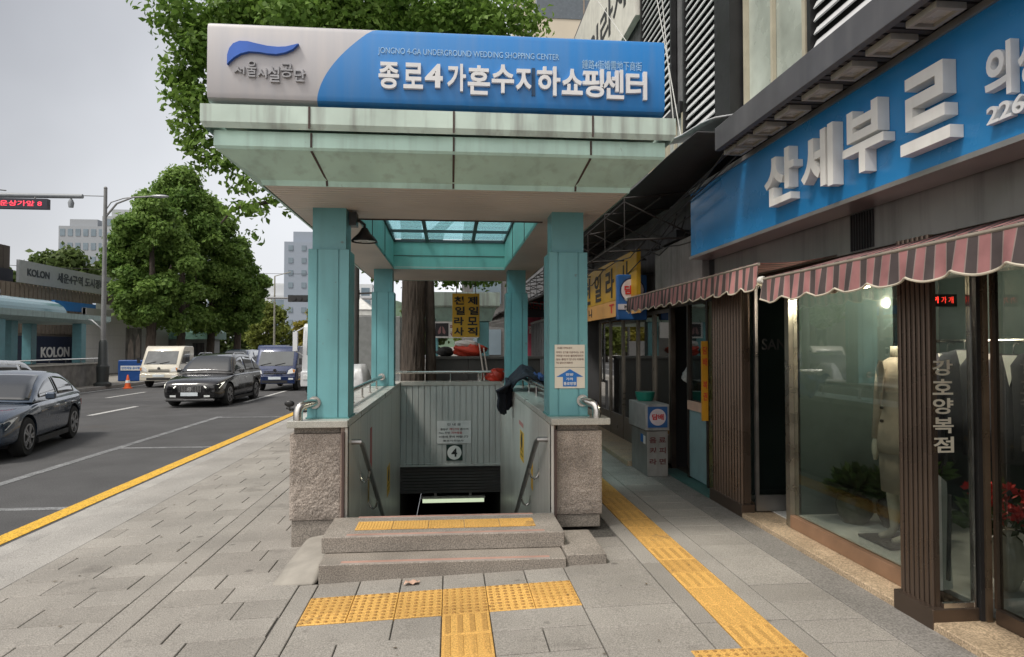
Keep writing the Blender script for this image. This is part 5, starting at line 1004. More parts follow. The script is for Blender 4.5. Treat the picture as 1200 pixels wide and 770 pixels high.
def car(name,label,cat,L,Wd,H,paint,front=.9,wb=2.7,r=.34,hood=.95,base=(1.25,2.0,3.7,4.5),belt=.98,gr='car',roofw=.62,lit=False,logo=False,rear_hatch=False,rimm=None,silver=None):
    """local axes: x across, y from the nose (0) to the tail (L), z up from the road"""
    t=thing(name,label,cat,(0,0,0),local=True); hw=Wd/2; cl=.2
    A,B,C,D=base
    # lower body: sections along the length  (y, half width, z bottom, z shoulder, z top)
    S=[(0.0,hw*.80,cl+.10,hood*.62,hood*.70),(.12,hw*.90,cl+.02,hood*.70,hood*.80),(.45,hw*.97,cl,hood*.78,hood*.90),(A-.1,hw,cl,belt*.90,hood),(A+.35,hw,cl,belt*.92,belt),((A+D)/2,hw,cl,belt*.93,belt+.01),(D-.1,hw*.99,cl,belt*.94,belt+.02),(L-.35,hw*.97,cl+.02,belt*.95,belt+.02),(L-.08,hw*.91,cl+.1,belt*.9,belt-.02),(L,hw*.84,cl+.16,belt*.80,belt*.88)]
    m=MB(); rings=[]
    for y,w,zb,zs,zt in S:
        mid=(zb+zs)/2
        half=[(w*.86,zb),(w*.985,zb+.10),(w,mid),(w*.985,zs),(w*.93,zs+(zt-zs)*.62),(w*.78,zt-.006),(w*.4,zt+.018)]
        rings.append([(x,y,z) for x,z in half]+[(-x,y,z) for x,z in half[::-1]])
    m.loft(rings); b=obj('body',m,paint,t,local=True,subs=0); sm=b.modifiers.new('s','SUBSURF'); sm.levels=sm.render_levels=2
    yw=(front,front+wb); boolcut(b,[((sx*hw,y,r+.01),r*1.13,.30) for y in yw for sx in (-1,1)])
    # cabin: rounded painted shell with glass panes that follow its curve
    wb_,zb=hw*.925,belt-.03; tum=(1-roofw)*hw*.62
    kp=[(A,zb+.01),(A+(B-A)*.5,zb+(H-zb)*.56),(B,H-.075),(B+.35,H-.015),((B+C)/2,H),(C,H-.045),(C+(D-C)*.45,zb+(H-zb)*(.66 if rear_hatch else .60)),(D,zb+.02)]
    def zt(y):
        for (a0,z0),(a1,z1) in zip(kp,kp[1:]):
            if y<=a1: f=(y-a0)/(a1-a0); return z0+(z1-z0)*f
        return kp[-1][1]
    ys_=np.linspace(A,D,49); zz_=np.array([zt(y) for y in ys_])
    for _ in range(3): zz_[1:-1]=(zz_[:-2]+2*zz_[1:-1]+zz_[2:])/4
    zt=lambda y: float(np.interp(y,ys_,zz_))
    wz=lambda z: wb_-tum*max(0,(z-zb)/(H-zb))**1.25
    rings=[]
    for y in ys_:
        h=zt(y); rc=min(.10,(h-zb)*.5); P=[(wz(zb+(h-rc-zb)*k/5),zb+(h-rc-zb)*k/5) for k in range(6)]; w0=wz(h-rc)
        P+=[(w0-rc*.25,h-rc*.45),(w0-rc*.8,h-rc*.12),(w0*.72,h+.004),(w0*.36,h+.02),(0,h+.025)]
        rings.append([(x,y,z) for x,z in P]+[(-x,y,z) for x,z in P[-2::-1]])
    m=MB(); m.loft(rings,closed=False,caps=False); cb=obj('cabin',m,paint,t,local=True,smooth=True)
    def pane(nm,fn,nu,nv):
        mm=MB(); mm.grid(fn,nu,nv); o=obj(nm,mm,glc,cb,local=True,smooth=True); o.modifiers.new('t','SOLIDIFY').thickness=.004; return o
    def topf(y0,y1):
        def f(u,v):
            y=y0+(y1-y0)*v; h=zt(y); w0=wz(h-.05)-.05-.02*abs(2*u-1); x=(2*u-1)*w0; return (x,y,h+.025-.026*(2*u-1)**2*1.0+.012)
        return f
    pane('windscreen',topf(A+.05,B+.02),10,14); pane('rear_window',topf(C+.05,D-.10),10,12)
    for s in (-1,1):
        yw0=A+(B-A)*.34; yw1=D-(D-C)*(.25 if rear_hatch else .5); n_=3 if rear_hatch else 2
        cut=[yw0]+[yw0+(yw1-yw0)*q for q in ((.40,.78) if rear_hatch else (.50,))]+[yw1]
        for y0,y1 in zip(cut,cut[1:]):
            def f(u,v,y0=y0,y1=y1):
                y=y0+.03+(y1-y0-.06)*u; z0=zb+.075; z1=max(z0+.02,zt(y)-.105); z=z0+(z1-z0)*v; return (s*(wz(z)+.006),y,z)
            pane('side_window',f,12,5)
        mm=MB(); mm.obox((s*(hw+.09),A+.42,belt+.07),(.17,0,0),(0,.09,0),(0,0,.13)); obj('wing_mirror',mm,paint if gr!='van' else plas,t,local=True,bevel=.03)
        for yy in (A+1.05,A+1.95): mm=MB(); mm.box(s*(hw-.004)-.012,s*(hw-.004)+.012,yy,yy+.16,belt*.82,belt*.82+.028); obj('door_handle',mm,chrome,t,local=True,bevel=.006)
        mm=MB(); zz=hood*.66
        mm.prism([(s*hw*.44,.045,zz+.02),(s*hw*.86,.16,zz+.06),(s*hw*.965,.52,zz+.13),(s*hw*.90,.19,zz-.06),(s*hw*.50,.035,zz-.05)],(0,-.03,.0)); h_=obj('headlight',mm,drl if lit else hl,t,local=True,bevel=.01)
        mm=MB(); mm.prism([(s*hw*.55,L-.03,belt*.80),(s*hw*.93,L-.22,belt*.84),(s*hw*.93,L-.22,belt*.70),(s*hw*.55,L-.02,belt*.69)],(0,.04,0)); obj('tail_light',mm,redl,t,local=True)
        mm=MB(); mm.box(s*hw*.55-.09,s*hw*.55+.09,.02,.09,cl+.14,cl+.20); obj('fog_lamp',mm,hl,t,local=True)
    mm=MB(); zz=hood*.58; mm.prism([(-hw*.42,-.012,zz+.10),(hw*.42,-.012,zz+.10),(hw*.36,-.014,zz-.10),(-hw*.36,-.014,zz-.10)],(0,.12,0)); g=obj('grille',mm,plas,t,local=True)
    mm=MB(); [mm.box(x-.006,x+.006,-.02,-.013,zz-.09,zz+.09) for x in np.linspace(-hw*.36,hw*.36,15)]; 
    if logo: mm.bar((-.16,-.026,zz-.08),(.16,-.026,zz+.09),.02,.012); mm.lathe((0,-.02,zz),[(.07,-.005),(.07,.012),(.05,.012),(.05,-.005)],20,'y')
    obj('grille_bars',mm,chrome,g,local=True)
    mm=MB(); mm.box(-hw*.78,hw*.78,.0,.12,cl+.0,cl+.10); obj('lower_bumper',mm,plas,t,local=True,bevel=.02); mm=MB(); mm.box(-hw*.80,hw*.80,-.018,.02,cl+.045,cl+.075); obj('bumper_trim',mm,chrome if logo else plas,t,local=True)
    mm=MB(); mm.box(-.26,.26,-.04,-.016,cl+.18,cl+.29); p=obj('number_plate',mm,plate_,t,local=True); mm=MB(); mm.box(-.20,.20,L-.005,L+.01,belt*.68,belt*.68+.11); obj('number_plate',mm,plate_,t,local=True)
    if silver:
        wrr=wz(H)-.08
        for s in (-1,1): mm=MB(); mm.tube([(s*wrr,B+.15,H-.03),(s*wrr,B+.3,H+.03),(s*wrr,C-.4,H+.03),(s*wrr,C-.2,H-.03)],.016,8); obj('roof_rail',mm,chrome,t,local=True)
    mm=MB(); 
    for s in (-1,1): mm=MB(); mm.box(s*hw*.985-.02,s*hw*.985+.02,front+r*1.2,front+wb-r*1.2,cl-.02,cl+.07); obj('sill_trim',mm,plas,t,local=True)
    mm=MB(); mm.box(-hw*.8,hw*.8,.5,L-.4,cl+.0,cl+.3); obj('underbody',mm,plas,t,local=True)
    for y in yw:
        for s in (-1,1): wheel(t,s*(hw-.125),y,r,.22,s,rimm=rimm)
    return t
def paint(n,c,metal=.3,rough=.22): return mat(n,c,rough,metal,var=.03,coat=1,spec=.5)
sv=car('suv','black SUV with lit headlights driving towards the camera in the middle lane','car',4.5,1.9,1.68,paint('black_paint',(.008,.008,.009)),.90,2.72,.37,1.02,(1.32,2.0,3.65,4.38),1.05,lit=True,logo=True,rear_hatch=True,silver=True)
sv.location=(-8.2,21.9,RD); sv.rotation_euler=(0,0,R(-1.5))
sd=car('sedan','dark slate blue sedan cropped by the left edge of the road','car',4.2,1.84,1.46,paint('slate_paint',(.045,.068,.105),.5,.22),.92,2.45,.345,.92,(1.22,2.15,3.20,3.95),.95,rear_hatch=False)
sd.location=(-8.2,11.6,RD); sd.rotation_euler=(0,0,R(12))
hb=car('estate_car','silver white estate car beyond the slate sedan at left edge','car',4.5,1.8,1.60,paint('silver_paint',(.42,.44,.46),.5,.3),.9,2.65,.33,.98,(1.25,2.05,4.0,4.42),1.0,rear_hatch=True)
hb.location=(-12.15,15.2,RD)
c3=car('small_car','white hatchback between the black SUV and the blue truck','car',3.9,1.68,1.50,paint('white_paint',(.68,.68,.67),0,.25),.8,2.45,.31,.95,(1.05,1.8,3.5,3.82),.98,rear_hatch=True); c3.location=(-10.6,38,RD)
c4=car('small_car','red hatchback far behind the white hatchback','car',3.9,1.68,1.50,paint('red_paint',(.40,.03,.03),.1,.25),.8,2.45,.31,.95,(1.05,1.8,3.5,3.82),.98,rear_hatch=True); c4.location=(-12.4,47,RD)
c5=car('van_car','dark navy car mostly hidden behind the black SUV roof','car',4.5,1.8,1.75,paint('navy_paint',(.02,.03,.07),.2,.25),.9,2.65,.33,1.05,(1.0,1.7,4.2,4.45),1.1,rear_hatch=True); c5.location=(-12.0,37.0,RD)
def truck(name,label,paintm,Wd=1.74,H=1.95,scale=1.0,bed=None,big_=False):
    t=thing(name,label,'truck',(0,0,0),local=True); hw=Wd/2; cl=.30
    prof=[(0.02,cl+.12),(-.02,cl+.30),(.0,.80),(.08,1.05),(.50,1.72),(.62,H-.08),(.80,H),(1.75,H-.01),(1.86,H-.08),(1.9,.45),(1.9,cl+.12)]
    m=MB(); m.loft([[(x*k,y+(abs(x)/hw>.95)*.07*(y<.7),z) for y,z in prof] for x,k in ((-hw,1),(-hw*.86,1),(0,1),(hw*.86,1),(hw,1))]); b=obj('cab',m,paintm,t,local=True,bevel=.035,seg=3)
    def pt(x,k): # along the windscreen slope
        y=.08+(.50-.08)*k; z=1.05+(1.72-1.05)*k; return Vector((x,y,z))
    n=Vector((0,-.67,.42)).normalized(); m=MB(); m.prism([pt(-hw*.84,.06)+n*.004,pt(hw*.84,.06)+n*.004,pt(hw*.80,.97)+n*.004,pt(-hw*.80,.97)+n*.004],n*.012); w=obj('windscreen',m,mat('screen_glass',(.05,.06,.065),.08,coat=1,var=.3,scale=1.5),b,local=True)
    m=MB(); [m.bar(pt(x,.08)+n*.03,pt(x+.42,.22)+n*.03,.018) for x in (-.62,-.02)]; obj('wiper',m,plas,w,local=True)
    for s in (-1,1):
        m=MB(); m.prism([(s*(hw+.002),.30,1.10),(s*(hw+.002),1.30,1.10),(s*(hw+.002),1.30,1.70),(s*(hw+.002),.66,1.70)],(s*.01,0,0)); obj('side_window',m,glc,b,local=True)
        m=MB(); m.bar((s*hw,.35,1.12),(s*(hw+.14),.28,1.2),.02); m.obox((s*(hw+.16),.26,1.28),(.14,0,0),(0,.06,0),(0,0,.28)); obj('wing_mirror',m,plas,t,local=True,bevel=.02)
        m=MB(); m.prism([(s*hw*.60,-.03,.74),(s*hw*.96,.0,.78),(s*hw*.99,.03,.92),(s*hw*.80,.01,.98),(s*hw*.66,-.02,.90)],(0,.05,0)); h_=obj('headlight',m,hl,t,local=True,bevel=.008)
        m=MB(); m.prism([(s*hw*.90,-.042,.80),(s*hw*.965,-.035,.82),(s*hw*.975,-.03,.92),(s*hw*.86,-.038,.95)],(0,.006,0)); obj('indicator',m,amber,h_,local=True)
        m=MB(); m.box(s*hw*.78-.1,s*hw*.78+.1,-.06,-.03,.50,.57); obj('fog_lamp',m,hl,t,local=True)
    m=MB(); m.box(-hw*.98,hw*.98,-.055,.1,cl+.02,.66); obj('bumper',m,paintm,t,local=True,bevel=.03); m=MB(); m.box(-hw*.62,hw*.62,-.064,-.056,.36,.47); obj('air_intake',m,plas,t,local=True)
    m=MB(); m.box(-hw*.55,hw*.55,-.035,-.003,.76,.80); m.box(-hw*.55,hw*.55,-.03,-.003,.84,.86); g=obj('grille',m,chrome if not big_ else plas,t,local=True); m=MB(); m.lathe((0,-.03,.90),[(.07,-.006),(.07,.006)],18,'y'); obj('badge',m,chrome,t,local=True)
    m=MB(); m.box(-.26,.26,-.075,-.057,.51,.62); obj('number_plate',m,plate_,t,local=True)
    m=MB(); m.box(-hw*.4,hw*.4,1.4,4.6,.35,.55); obj('chassis',m,plas,t,local=True)
    m=MB(); bt=bed or .62
    m.box(-hw,hw,2.0,4.9,.66,.74); [m.box(a,b_,c,d,.74,.74+.36) for a,b_,c,d in ((-hw,-hw+.04,2.0,4.9),(hw-.04,hw,2,4.9),(-hw+.04,hw-.04,2,2.04),(-hw+.04,hw-.04,4.86,4.9))]; obj('cargo_bed',m,paintm,t,local=True)
    for y in (.75,3.9):
        for s in (-1,1): wheel(t,s*(hw-.13),y,.31,.19,s,6,mat('steel_wheel',(.3,.3,.3),.5,metal=.4))
    return t
tk=truck('cargo_truck','cream cab-over cargo truck parked by the far kerb beside traffic cone',paint('cream_paint',(.66,.62,.52),0,.35)); tk.location=(-13.55,32.5,RD)
tb=truck('cargo_truck','navy blue cab-over cargo truck approaching in the near lane',paint('royal_paint',(.010,.024,.085),.15,.28)); tb.location=(-7.55,29.6,RD)
tk2=truck('cargo_truck','blue cargo truck seen above the black SUV roof',paint('blue_truck_paint',(.02,.035,.11),.1,.35)); tk2.location=(-11.6,44,RD+.05)
# large white truck
T=thing('box_truck','large white truck with roof deflector parked at the kerb behind the posts','truck',(-5.2,27,RD)); TRK=T; wp=paint('truck_white',(.66,.68,.70),0,.3)
m=MB(); m.loft([[(x,27+y,RD+z) for y,z in ((.05,.45),(.0,1.2),(.10,1.9),(.28,2.75),(.45,2.85),(2.1,2.85),(2.1,.45))] for x in (-6.28,-6.1,-4.3,-4.12)]); cbx=obj('cab',m,wp,T,bevel=.05,seg=3)
m=MB(); m.loft([[(x,27+y,RD+z) for y,z in ((.5,2.86),(.62,3.05),(1.3,3.62),(2.05,3.75),(2.05,2.86))] for x in (-6.1,-5.9,-4.5,-4.3)]); obj('roof_deflector',m,wp,T,bevel=.06,seg=3)
m=MB(); m.prism([(-6.1,27.045,RD+1.6),(-4.3,27.045,RD+1.6),(-4.3,27.235,RD+2.6),(-6.1,27.235,RD+2.6)],(0,-.02,.0)); obj('windscreen',m,glc,cbx)
for s,x in ((-1,-6.29),(1,-4.11)): m=MB(); m.prism([(x,27.35,RD+1.6),(x,28.5,RD+1.6),(x,28.5,RD+2.55),(x,27.5,RD+2.55)],(s*.012,0,0)); obj('side_window',m,glc,cbx)
for x in (-6.5,-3.9): m=MB(); m.box(x-.09,x+.09,26.8,26.95,RD+1.75,RD+2.5); m.tube([(x,26.88,RD+2.5),(-5.2+(x+5.2)*.8,27.2,RD+2.7)],.025,8); m.tube([(x,26.88,RD+1.75),(-5.2+(x+5.2)*.82,27.1,RD+1.6)],.025,8); obj('wing_mirror',m,wp,T,bevel=.03)
m=MB(); [m.box(-5.9,-4.5,26.96,27.0,RD+1.02+.1*k,RD+1.08+.1*k) for k in range(5)]; obj('grille',m,plas,T)
m=MB(); m.box(-6.3,-4.1,26.88,27.2,RD+.35,RD+.95); obj('bumper',m,wp,T,bevel=.04); 
for x in (-6.0,-4.4): m=MB(); m.box(x-.2,x+.2,26.86,26.9,RD+.62,RD+.82); obj('headlight',m,hl,T,bevel=.02)
m=MB(); m.box(-6.32,-4.08,29.4,35,RD+.9,RD+1.4); m.box(-6.32,-6.2,29.4,35,RD+1.4,RD+2.2); m.box(-4.2,-4.08,29.4,35,RD+1.4,RD+2.2); m.box(-6.2,-4.2,29.4,29.5,RD+1.4,RD+2.6); obj('cargo_bed',m,mat('bed_grey',(.35,.36,.37),.5),T)
m=MB(); m.box(-5.9,-4.5,27.5,35,RD+.5,RD+.85); obj('chassis',m,plas,T)
for y in (27.9,33.6):
    for s,x in ((-1,-6.1),(1,-4.3)): m=MB(); m.lathe((x,y,RD+.47),[(.27,-.14),(.44,-.14),(.47,-.09),(.47,.09),(.44,.14),(.27,.14)],24,'x'); wv=obj('wheel',m,tyre,T,smooth=True,auto=True); m=MB(); m.lathe((x+s*.06,y,RD+.47),[(.27,-.06),(.27,.06)],20,'x'); obj('rim',m,wp,wv)
TRK.location.x+=.42
# ================= far side of the road =================
FE=thing('entrance_canopy','flat-roofed teal entrance canopy with arched glass top across the road','entrance canopy',(-17.6,29,0)); 
m=MB(); m.loft([rect(-19.4,-16.75,23,33.9,2.70),rect(-19.6,-16.5,22.9,34.1,2.86),rect(-19.6,-16.5,22.9,34.1,3.10)]); obj('fascia',m,mat('far_mint',(.27,.37,.36),.5,var=.12,streak=.4),FE)
m=MB(); m.loft([[(-18.05+1.1*math.cos(a),y,3.1+.62*math.sin(a)) for a in [math.pi*k/12 for k in range(13)]] for y in (26.8,31.2)],closed=False,caps=True); obj('arched_glass',m,mat('arched_glass_blue',(.10,.20,.23),.15,var=.1),FE)
for x,y in ((-16.95,26.6),(-17.6,28.4),(-16.95,32.2),(-19.1,26.6),(-19.1,32.2)): m=MB(); m.box(x-.2,x+.2,y-.2,y+.2,.85,2.699); obj('post',m,mat('far_teal',(.10,.26,.30),.45,var=.12),FE,bevel=.01)
m=MB(); m.box(-19.4,-16.55,22.9,23.3,-.15,.85); m.box(-16.9,-16.5,23.3,33.8,-.15,.85); m.box(-19.4,-19,23.3,33.8,-.15,.85); m.box(-19,-16.9,33.5,33.8,-.15,.85); pw=obj('parapet',m,mat('far_rough_granite',(.20,.19,.175),.9,var=.35,scale=3,bump=.6,bscale=12),FE); m=MB(); m.box(-16.95,-16.45,22.9,33.85,.852,.92); obj('coping',m,capm,pw)
m=MB(); m.tube([(-16.7,23,1.1),(-16.7,33.6,1.1)],.03,8); [m.tube([(-16.7,y,.9),(-16.7,y,1.1)],.015,6) for y in np.arange(23.5,33.6,1.2)]; obj('rail',m,steel,FE)
H1=thing('construction_hoarding','tall brown ribbed construction hoarding with navy lower boards across the road','hoarding',(-24,45,0)); m=MB(); [m.box(-24.06,-24,y,y+.3,2.4,5.2) for y in np.arange(36,60,.4)]; m.box(-24.2,-24.061,30,62,-.1,5.19); obj('ribbed_panel',m,mat('brown_ribs',(.23,.19,.15),.7,var=.15),H1)
m=MB(); m.box(-23.9,-23.8,34,60,-.1,2.25); nb=obj('navy_board',m,mat('navy_board',(.018,.028,.06),.5,var=.1),H1); a=aX(72,425,-23.8); b=aX(86,425,-23.8); m=MB(); m.text("KOLON",(-23.795,41.2,1.0),YA,ZA,2.9,.62,.02,.03); obj('white_lettering',m,white,nb)
T=thing('hoarding_sign','long pale grey sign with dark lettering on top of the brown hoarding','sign',(-23.9,47,5.2)); m=MB(); m.box(-24.0,-23.85,39.2,58,5.22,6.48); obj('board',m,mat('pale_sign_grey',(.42,.44,.45),.5,var=.06),T); m=MB(); m.text("KOLON",(-23.845,39.9,5.65),YA,ZA,2.1,.42,.02,.03); m.text("세운4구역 도시정비형 재개발사업",(-23.845,42.8,5.55),YA,ZA,9.5,.62,.02,.02); obj('dark_lettering',m,mat('sign_ink',(.06,.07,.08),.6),T)
H2=thing('dark_hoarding','dark navy hoarding with white scalloped edge at the far left','hoarding',(-24.2,35,0)); m=MB(); m.box(-24.3,-24.1,24,39.1,-.1,5.9); obj('navy_panel',m,mat('night_panel',(.03,.032,.05),.6,var=.1),H2); m=MB(); [m.box(-24.35,-24.25,y,y+.12,5.9,7.2) for y in np.arange(30,39,.45)]; m.box(-24.32,-24.28,30,39.1,5.9,7.2); obj('mesh_screen',m,mat('brown_mesh',(.10,.085,.075),.8),H2)
m=MB(); 
for y in np.arange(33,39,1.5): m.tube([(-24.08,y+.6*math.cos(a),4.3+.6*math.sin(a)) for a in [math.pi*k/10 for k in range(11)]],.07,6)
m.prism([(-24.09,25,3.9),(-24.09,39,3.9),(-24.09,39,4.2),(-24.09,25,4.4)],(.02,0,0)); obj('scallops',m,mat('white_print',(.5,.5,.55),.6),H2)
T=thing('hoarding_step','blue and white stepped panel at the right end of the hoarding','panel',(-22.6,46,3)); m=MB(); m.box(-22.7,-22.5,40.2,44.6,3.75,4.3); obj('blue_panel',m,mat('bright_blue_panel',(.03,.19,.52),.5),T); m=MB(); m.box(-22.7,-22.5,44.6,47.0,3.4,4.4); obj('white_panel',m,white,T)
WW=thing('tiled_wall','white tiled wall carrying a large grey picture poster','wall',(-22,48,0)); 
m=MB(); 
for i in range(14):
    for j in range(5): m.box(-22.2,-22,42.5+i*.85,42.5+i*.85+.84,-.1+j*.82,-.1+j*.82+.81)
obj('tiles',m,mat('white_tile',(.46,.46,.45),.5,var=.06),WW); m=MB(); m.box(-22.25,-22.02,42.5,54.4,-.1,4.0); obj('joint_backing',m,mat('tile_joint',(.25,.25,.25),.8),WW)
T=thing('wall_poster','grey photo poster of two figures on the white tiled wall','poster',(-21.98,46,1)); a=aX(147,424,-21.99); b=aX(166,385,-21.99); m=MB(); m.box(-21.998,-21.98,a.y,b.y,a.z,b.z); obj('sheet',m,mat('poster_grey',(.16,.15,.14),.6,var=.7,scale=1.5),T); m=MB(); [m.prism([(-21.979,a.y+u*(b.y-a.y),a.z+v*(b.z-a.z)) for u,v in P_0],(.004,0,0)) for P_0 in (((.1,.05),(.5,.05),(.45,.5),(.3,.68),(.15,.5)),((.6,.05),(.9,.05),(.9,.6),(.78,.85),(.62,.6)))]; obj('figures',m,mat('poster_light',(.42,.36,.32),.6,var=.3,scale=2),T)
T=thing('water_barrier','blue plastic road barrier with white lettering panel by far kerb','barrier',(-16.4,36,0)); m=MB(); m.prism([(-17.05,36,-.14),(-15.75,36,-.14),(-15.75,36,.95),(-17.05,36,.95)],(0,.5,0)); obj('body',m,mat('barrier_blue',(.012,.07,.27),.5,var=.12),T,bevel=.05); m=MB(); m.box(-16.9,-15.9,35.985,35.999,.42,.66); obj('white_panel',m,white,T); m=MB(); m.text("안전제일 공사중",(-16.85,35.984,.48),XA,ZA,.9,.13,.004,.02); obj('lettering',m,blue,T)
T=thing('traffic_cone','orange traffic cone standing before the cream truck','cone',(-14.75,32.1,RD)); m=MB(); m.lathe((-14.75,32.1,RD),[(.2,0),(.2,.04),(.14,.05),(.03,.62),(.025,.63)],18); obj('cone',m,mat('cone_orange',(.75,.13,.03),.5),T,smooth=True,auto=True); m=MB(); m.lathe((-14.75,32.1,RD),[(.107,.26),(.085,.38)],18); obj('band',m,white,T)
KO=thing('street_kiosk','small green-roofed street kiosk between the tree trunks','kiosk',(-20.5,56,0)); m=MB(); m.box(-22.5,-19,55,57,-.1,2.2); obj('wall',m,mat('kiosk_grey',(.25,.26,.25),.6),KO); m=MB(); m.loft([rect(-22.9,-18.6,54.6,57.4,2.2),rect(-22.9,-18.6,54.6,57.4,2.75),rect(-22.6,-18.9,54.9,57.1,2.95)]); obj('roof',m,mat('kiosk_green',(.16,.30,.25),.5),KO); m=MB(); m.box(-20.4,-19.5,54.97,54.999,.9,1.9); obj('window',m,glc,KO)
# lamp post
LPm=mat('lamp_post_grey',(.19,.19,.19),.5,var=.1); T=thing('street_lamp','tall grey street lamp with curved arm and dark fluted base','street lamp',(-15.85,32.1,-.1)); bx_,by_=-15.85,32.1
m=MB(); m.lathe((bx_,by_,RD+.12),[(.36,0),(.36,.12),(.24,.2),(.27,.9),(.20,1.0),(.17,2.0),(.12,2.1)],18); obj('base',m,mat('lamp_base_dark',(.035,.04,.04),.5),T,smooth=True,auto=True)
m=MB(); m.tube([(bx_,by_,1.9),(bx_,by_,8.9)],[.11,.075],14); m.sphere((bx_,by_,8.95),.08); obj('shaft',m,LPm,T,smooth=True,auto=True)
arm=[(bx_,by_,7.6),(bx_+.5,by_,8.25),(bx_+1.2,by_,8.55),(bx_+2.1,by_,8.62)]; m=MB(); m.tube(arm,[.05,.045,.04,.035],10); m.tube([(bx_,by_,7.9),(bx_+.25,by_,8.3),(bx_+.8,by_,8.5),(bx_+1.3,by_,8.57)],.025,8); obj('arm',m,LPm,T,smooth=True,auto=True); m=MB(); m.sphere((bx_+2.4,by_,8.62),.42,.14,.08); obj('lantern',m,mat('lantern_grey',(.35,.36,.37),.35,metal=.3),T,smooth=True)
m=MB(); m.tube([(bx_,by_,2.4),(bx_-.5,by_,2.85),(bx_-1.3,by_,3.05)],.035,8); m2=[(bx_-1.5,by_,3.05)]; m.sphere((bx_-1.55,by_,3.05),.35,.12,.06); obj('footway_arm',m,mat('pale_arm',(.55,.56,.57),.4),T,smooth=True)
# traffic message board on a mast arm
T=thing('message_board','black overhead LED board with red text on a grey mast arm','traffic display',(-13,22,6)); m=MB(); m.tube([(-19.4,22.3,RD),(-19.4,22.3,6.42)],[.16,.12],12); m.tube([(-19.4,22.3,6.42),(-11.7,22.3,6.46)],[.10,.07],12); m.lathe((-12.05,22.3,6.1),[(.07,0),(.09,.15),(.05,.25)],10); m.tube([(-12.05,22.3,6.2),(-12.05,22.3,6.45)],.03,8); obj('mast',m,mat('mast_grey',(.22,.24,.26),.5),T,smooth=True,auto=True)
m=MB(); m.box(-15.2,-12.6,22.0,22.18,5.98,6.30); cs=obj('case',m,mat('display_case',(.01,.01,.025),.4),T); m=MB(); [m.tube([(x,22.2,6.25),(x,22.28,6.45)],.025,6) for x in (-14.6,-13.1)]; obj('hanger',m,LPm,T); m=MB(); m.text("세운상가앞 8",(-14.25,21.995,6.06),XA,ZA,1.5,.17,.004,.015); obj('led_text',m,mat('red_led_far',(.9,.05,.09),emit=1.0),cs)
# background poles, wires
T=thing('street_lamp','slim pale lamp post standing far back between the tree trunks','street lamp',(-15.9,62,0)); m=MB(); m.tube([(-15.9,62,-.2),(-15.9,62,8)],[.1,.06],10); m.tube([(-15.9,62,8),(-14.5,62,8.4)],.04,8); obj('shaft',m,mat('pale_post',(.34,.33,.28),.5),T)
T=thing('utility_pole','dark utility pole far down the road beyond blue truck','pole',(-14.5,75,0)); m=MB(); m.tube([(-14.5,75,-.2),(-14.5,75,8.2)],.16,10); obj('shaft',m,mat('dark_pole',(.06,.06,.06),.7),T); m=MB(); m.box(-15.3,-13.7,74.9,75.1,7.2,7.3); obj('crossarm',m,mat('dark_pole',(.06,.06,.06),.7),T)
T=thing('traffic_signal','black traffic signal box on an arm near the posts','traffic signal',(-5.4,29.5,0)); m=MB(); m.tube([(-3.6,36,RD),(-3.6,36,5.2)],.09,10); m.tube([(-3.6,36,4.2),(-9.6,36,4.2)],.05,8); obj('mast',m,LPm,T); m=MB(); m.box(-8.5,-7.3,35.8,36.0,4.0,4.35); obj('signal_head',m,ink,T); m=MB(); [m.lathe((x,35.795,4.17),[(.12,0),(.12,-.05)],14,'y') for x in (-8.2,-7.9,-7.6)]; obj('lens',m,plas,T)
m=MB()
for p,q,s in (((-60,30,11.5),(-15.9,32.2,8.6),1.0),((-60,33,9),(-10,60,8),1.2),((-60,28,14),(-14,22.3,6.6),.8)):
    p=Vector(p); q=Vector(q); m.tube([p+(q-p)*(i/16)-Vector((0,0,s*math.sin(math.pi*i/16))) for i in range(17)],.018,5)
tag(obj('overhead_wires',m,ink),'thin dark overhead wires crossing the sky at left','wires')
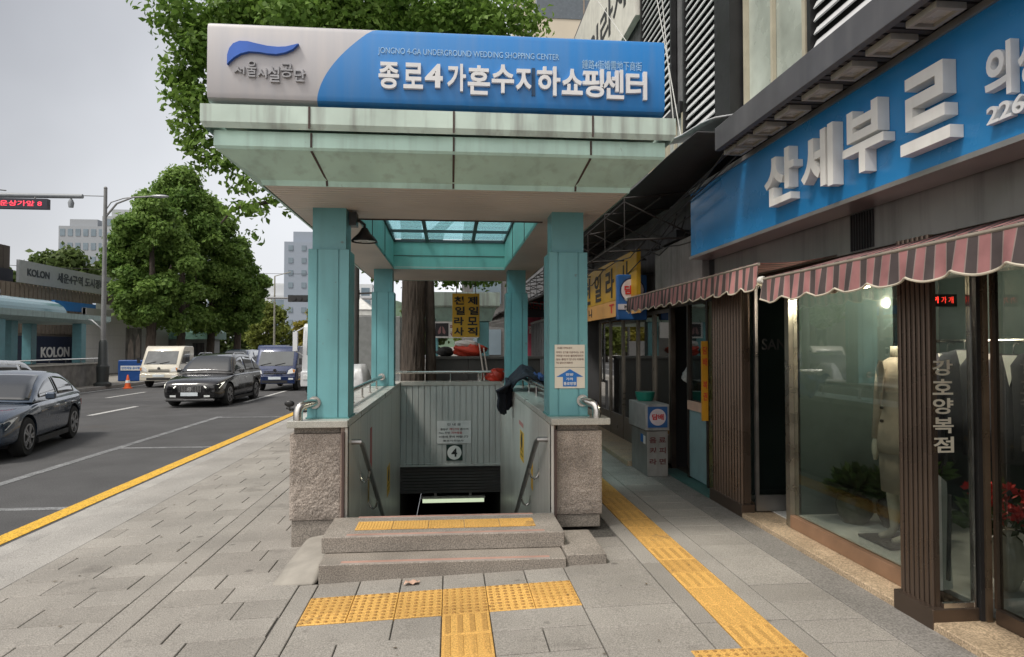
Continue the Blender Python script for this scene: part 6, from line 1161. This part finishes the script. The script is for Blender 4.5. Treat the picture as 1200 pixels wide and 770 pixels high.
# far buildings
def block(name,label,x0,x1,y0,y1,h,wallm_,winm,fl,nx,bay=.62,wh=.5,far=True):
    t=thing(name,label,'building',((x0+x1)/2,y0,RD)); m=MB(); m.box(x0,x1,y0,y1,RD-.2,h); obj('wall',m,wallm_,t); m=MB()
    fh=h/fl; bw=(x1-x0)/nx; by=(y1-y0)/4
    for j in range(fl):
        for i in range(nx): f_=x0+bw*(i+.5); m=MB(); m.box(f_-bw*bay/2,f_+bw*bay/2,y0-.12,y0-.01,fh*j+fh*.28,fh*j+fh*(.28+wh)); obj('window',m,winm,t)
        for i in range(4 if far else 0): f_=y0+by*(i+.5); m=MB(); m.box(x1+.01,x1+.12,f_-by*.3,f_+by*.3,fh*j+fh*.28,fh*j+fh*(.28+wh)); obj('window',m,winm,t)
    m=MB(); m.box(x0+.2*(x1-x0),x1-.2*(x1-x0),y0+1,y1-1,h,h+2.4); obj('roof_house',m,wallm_,t); return t
gw=mat('far_window',(.16,.21,.25),.2,var=.2,scale=.3)
t=block('apartment_tower','bluish grey apartment tower rising behind the left teal post',-36.5,-28,150,165,24.6,mat('tower_grey',(.26,.30,.36),.7,var=.05),gw,9,3,.35,.42)
t=block('hospital_block','grey-white stepped block with roof plant above trees at left',-128,-113.5,230,255,41,mat('block_grey',(.30,.32,.345),.7,var=.05),gw,9,6)
t=block('stepped_block','pale grey tower with glazed face behind the lamp post',-112,-100,225,250,43.5,mat('block_pale',(.36,.385,.40),.7,var=.05),gw,10,3)
t=block('low_white_building','long low white building far down the road behind the trees',-62,-18,160,180,13.5,mat('low_white',(.55,.57,.59),.7,var=.05),gw,3,9)
t=block('white_school','white low building further back beside the apartment tower',-52,-22,190,205,19,mat('low_white2',(.60,.62,.63),.7,var=.05),gw,4,8)
t=block('roadside_shops','grey three-storey roadside shops beyond the ginkgo trunk',1.0,14,48,60,11,mat('shops_grey',(.12,.12,.12),.8,var=.2),gw,3,4)
m=MB(); m.add([(-3.6,20.2,2.78),(-2.3,20.2,2.78),(-2.3,22.2,2.78),(-3.6,22.2,2.78),(-2.95,21.2,3.3)],[(0,1,4),(1,2,4),(2,3,4),(3,0,4)]); m.box(-3.58,-2.32,20.22,22.18,2.60,2.76)
T=thing('market_tent','white peaked tent roof with striped valance beyond roadside post','tent',(-2.95,21.2,0)); obj('roof',m,mat('tent_white',(.62,.62,.60),.7,var=.1),T); m=MB(); [m.tube([(x,y,-.15),(x,y,2.6)],.03,8) for x in (-3.5,-2.4) for y in (20.3,22.1)]; obj('leg',m,dsteel,T)
m=MB(); m.box(-2.7,-1.45,19.5,23,-.1,2.55); tag(obj('street_booth',m,mat('booth_grey',(.22,.23,.23),.6,var=.15),bevel=.02),'grey street vendor booth on the pavement left of ginkgo trunk','booth')
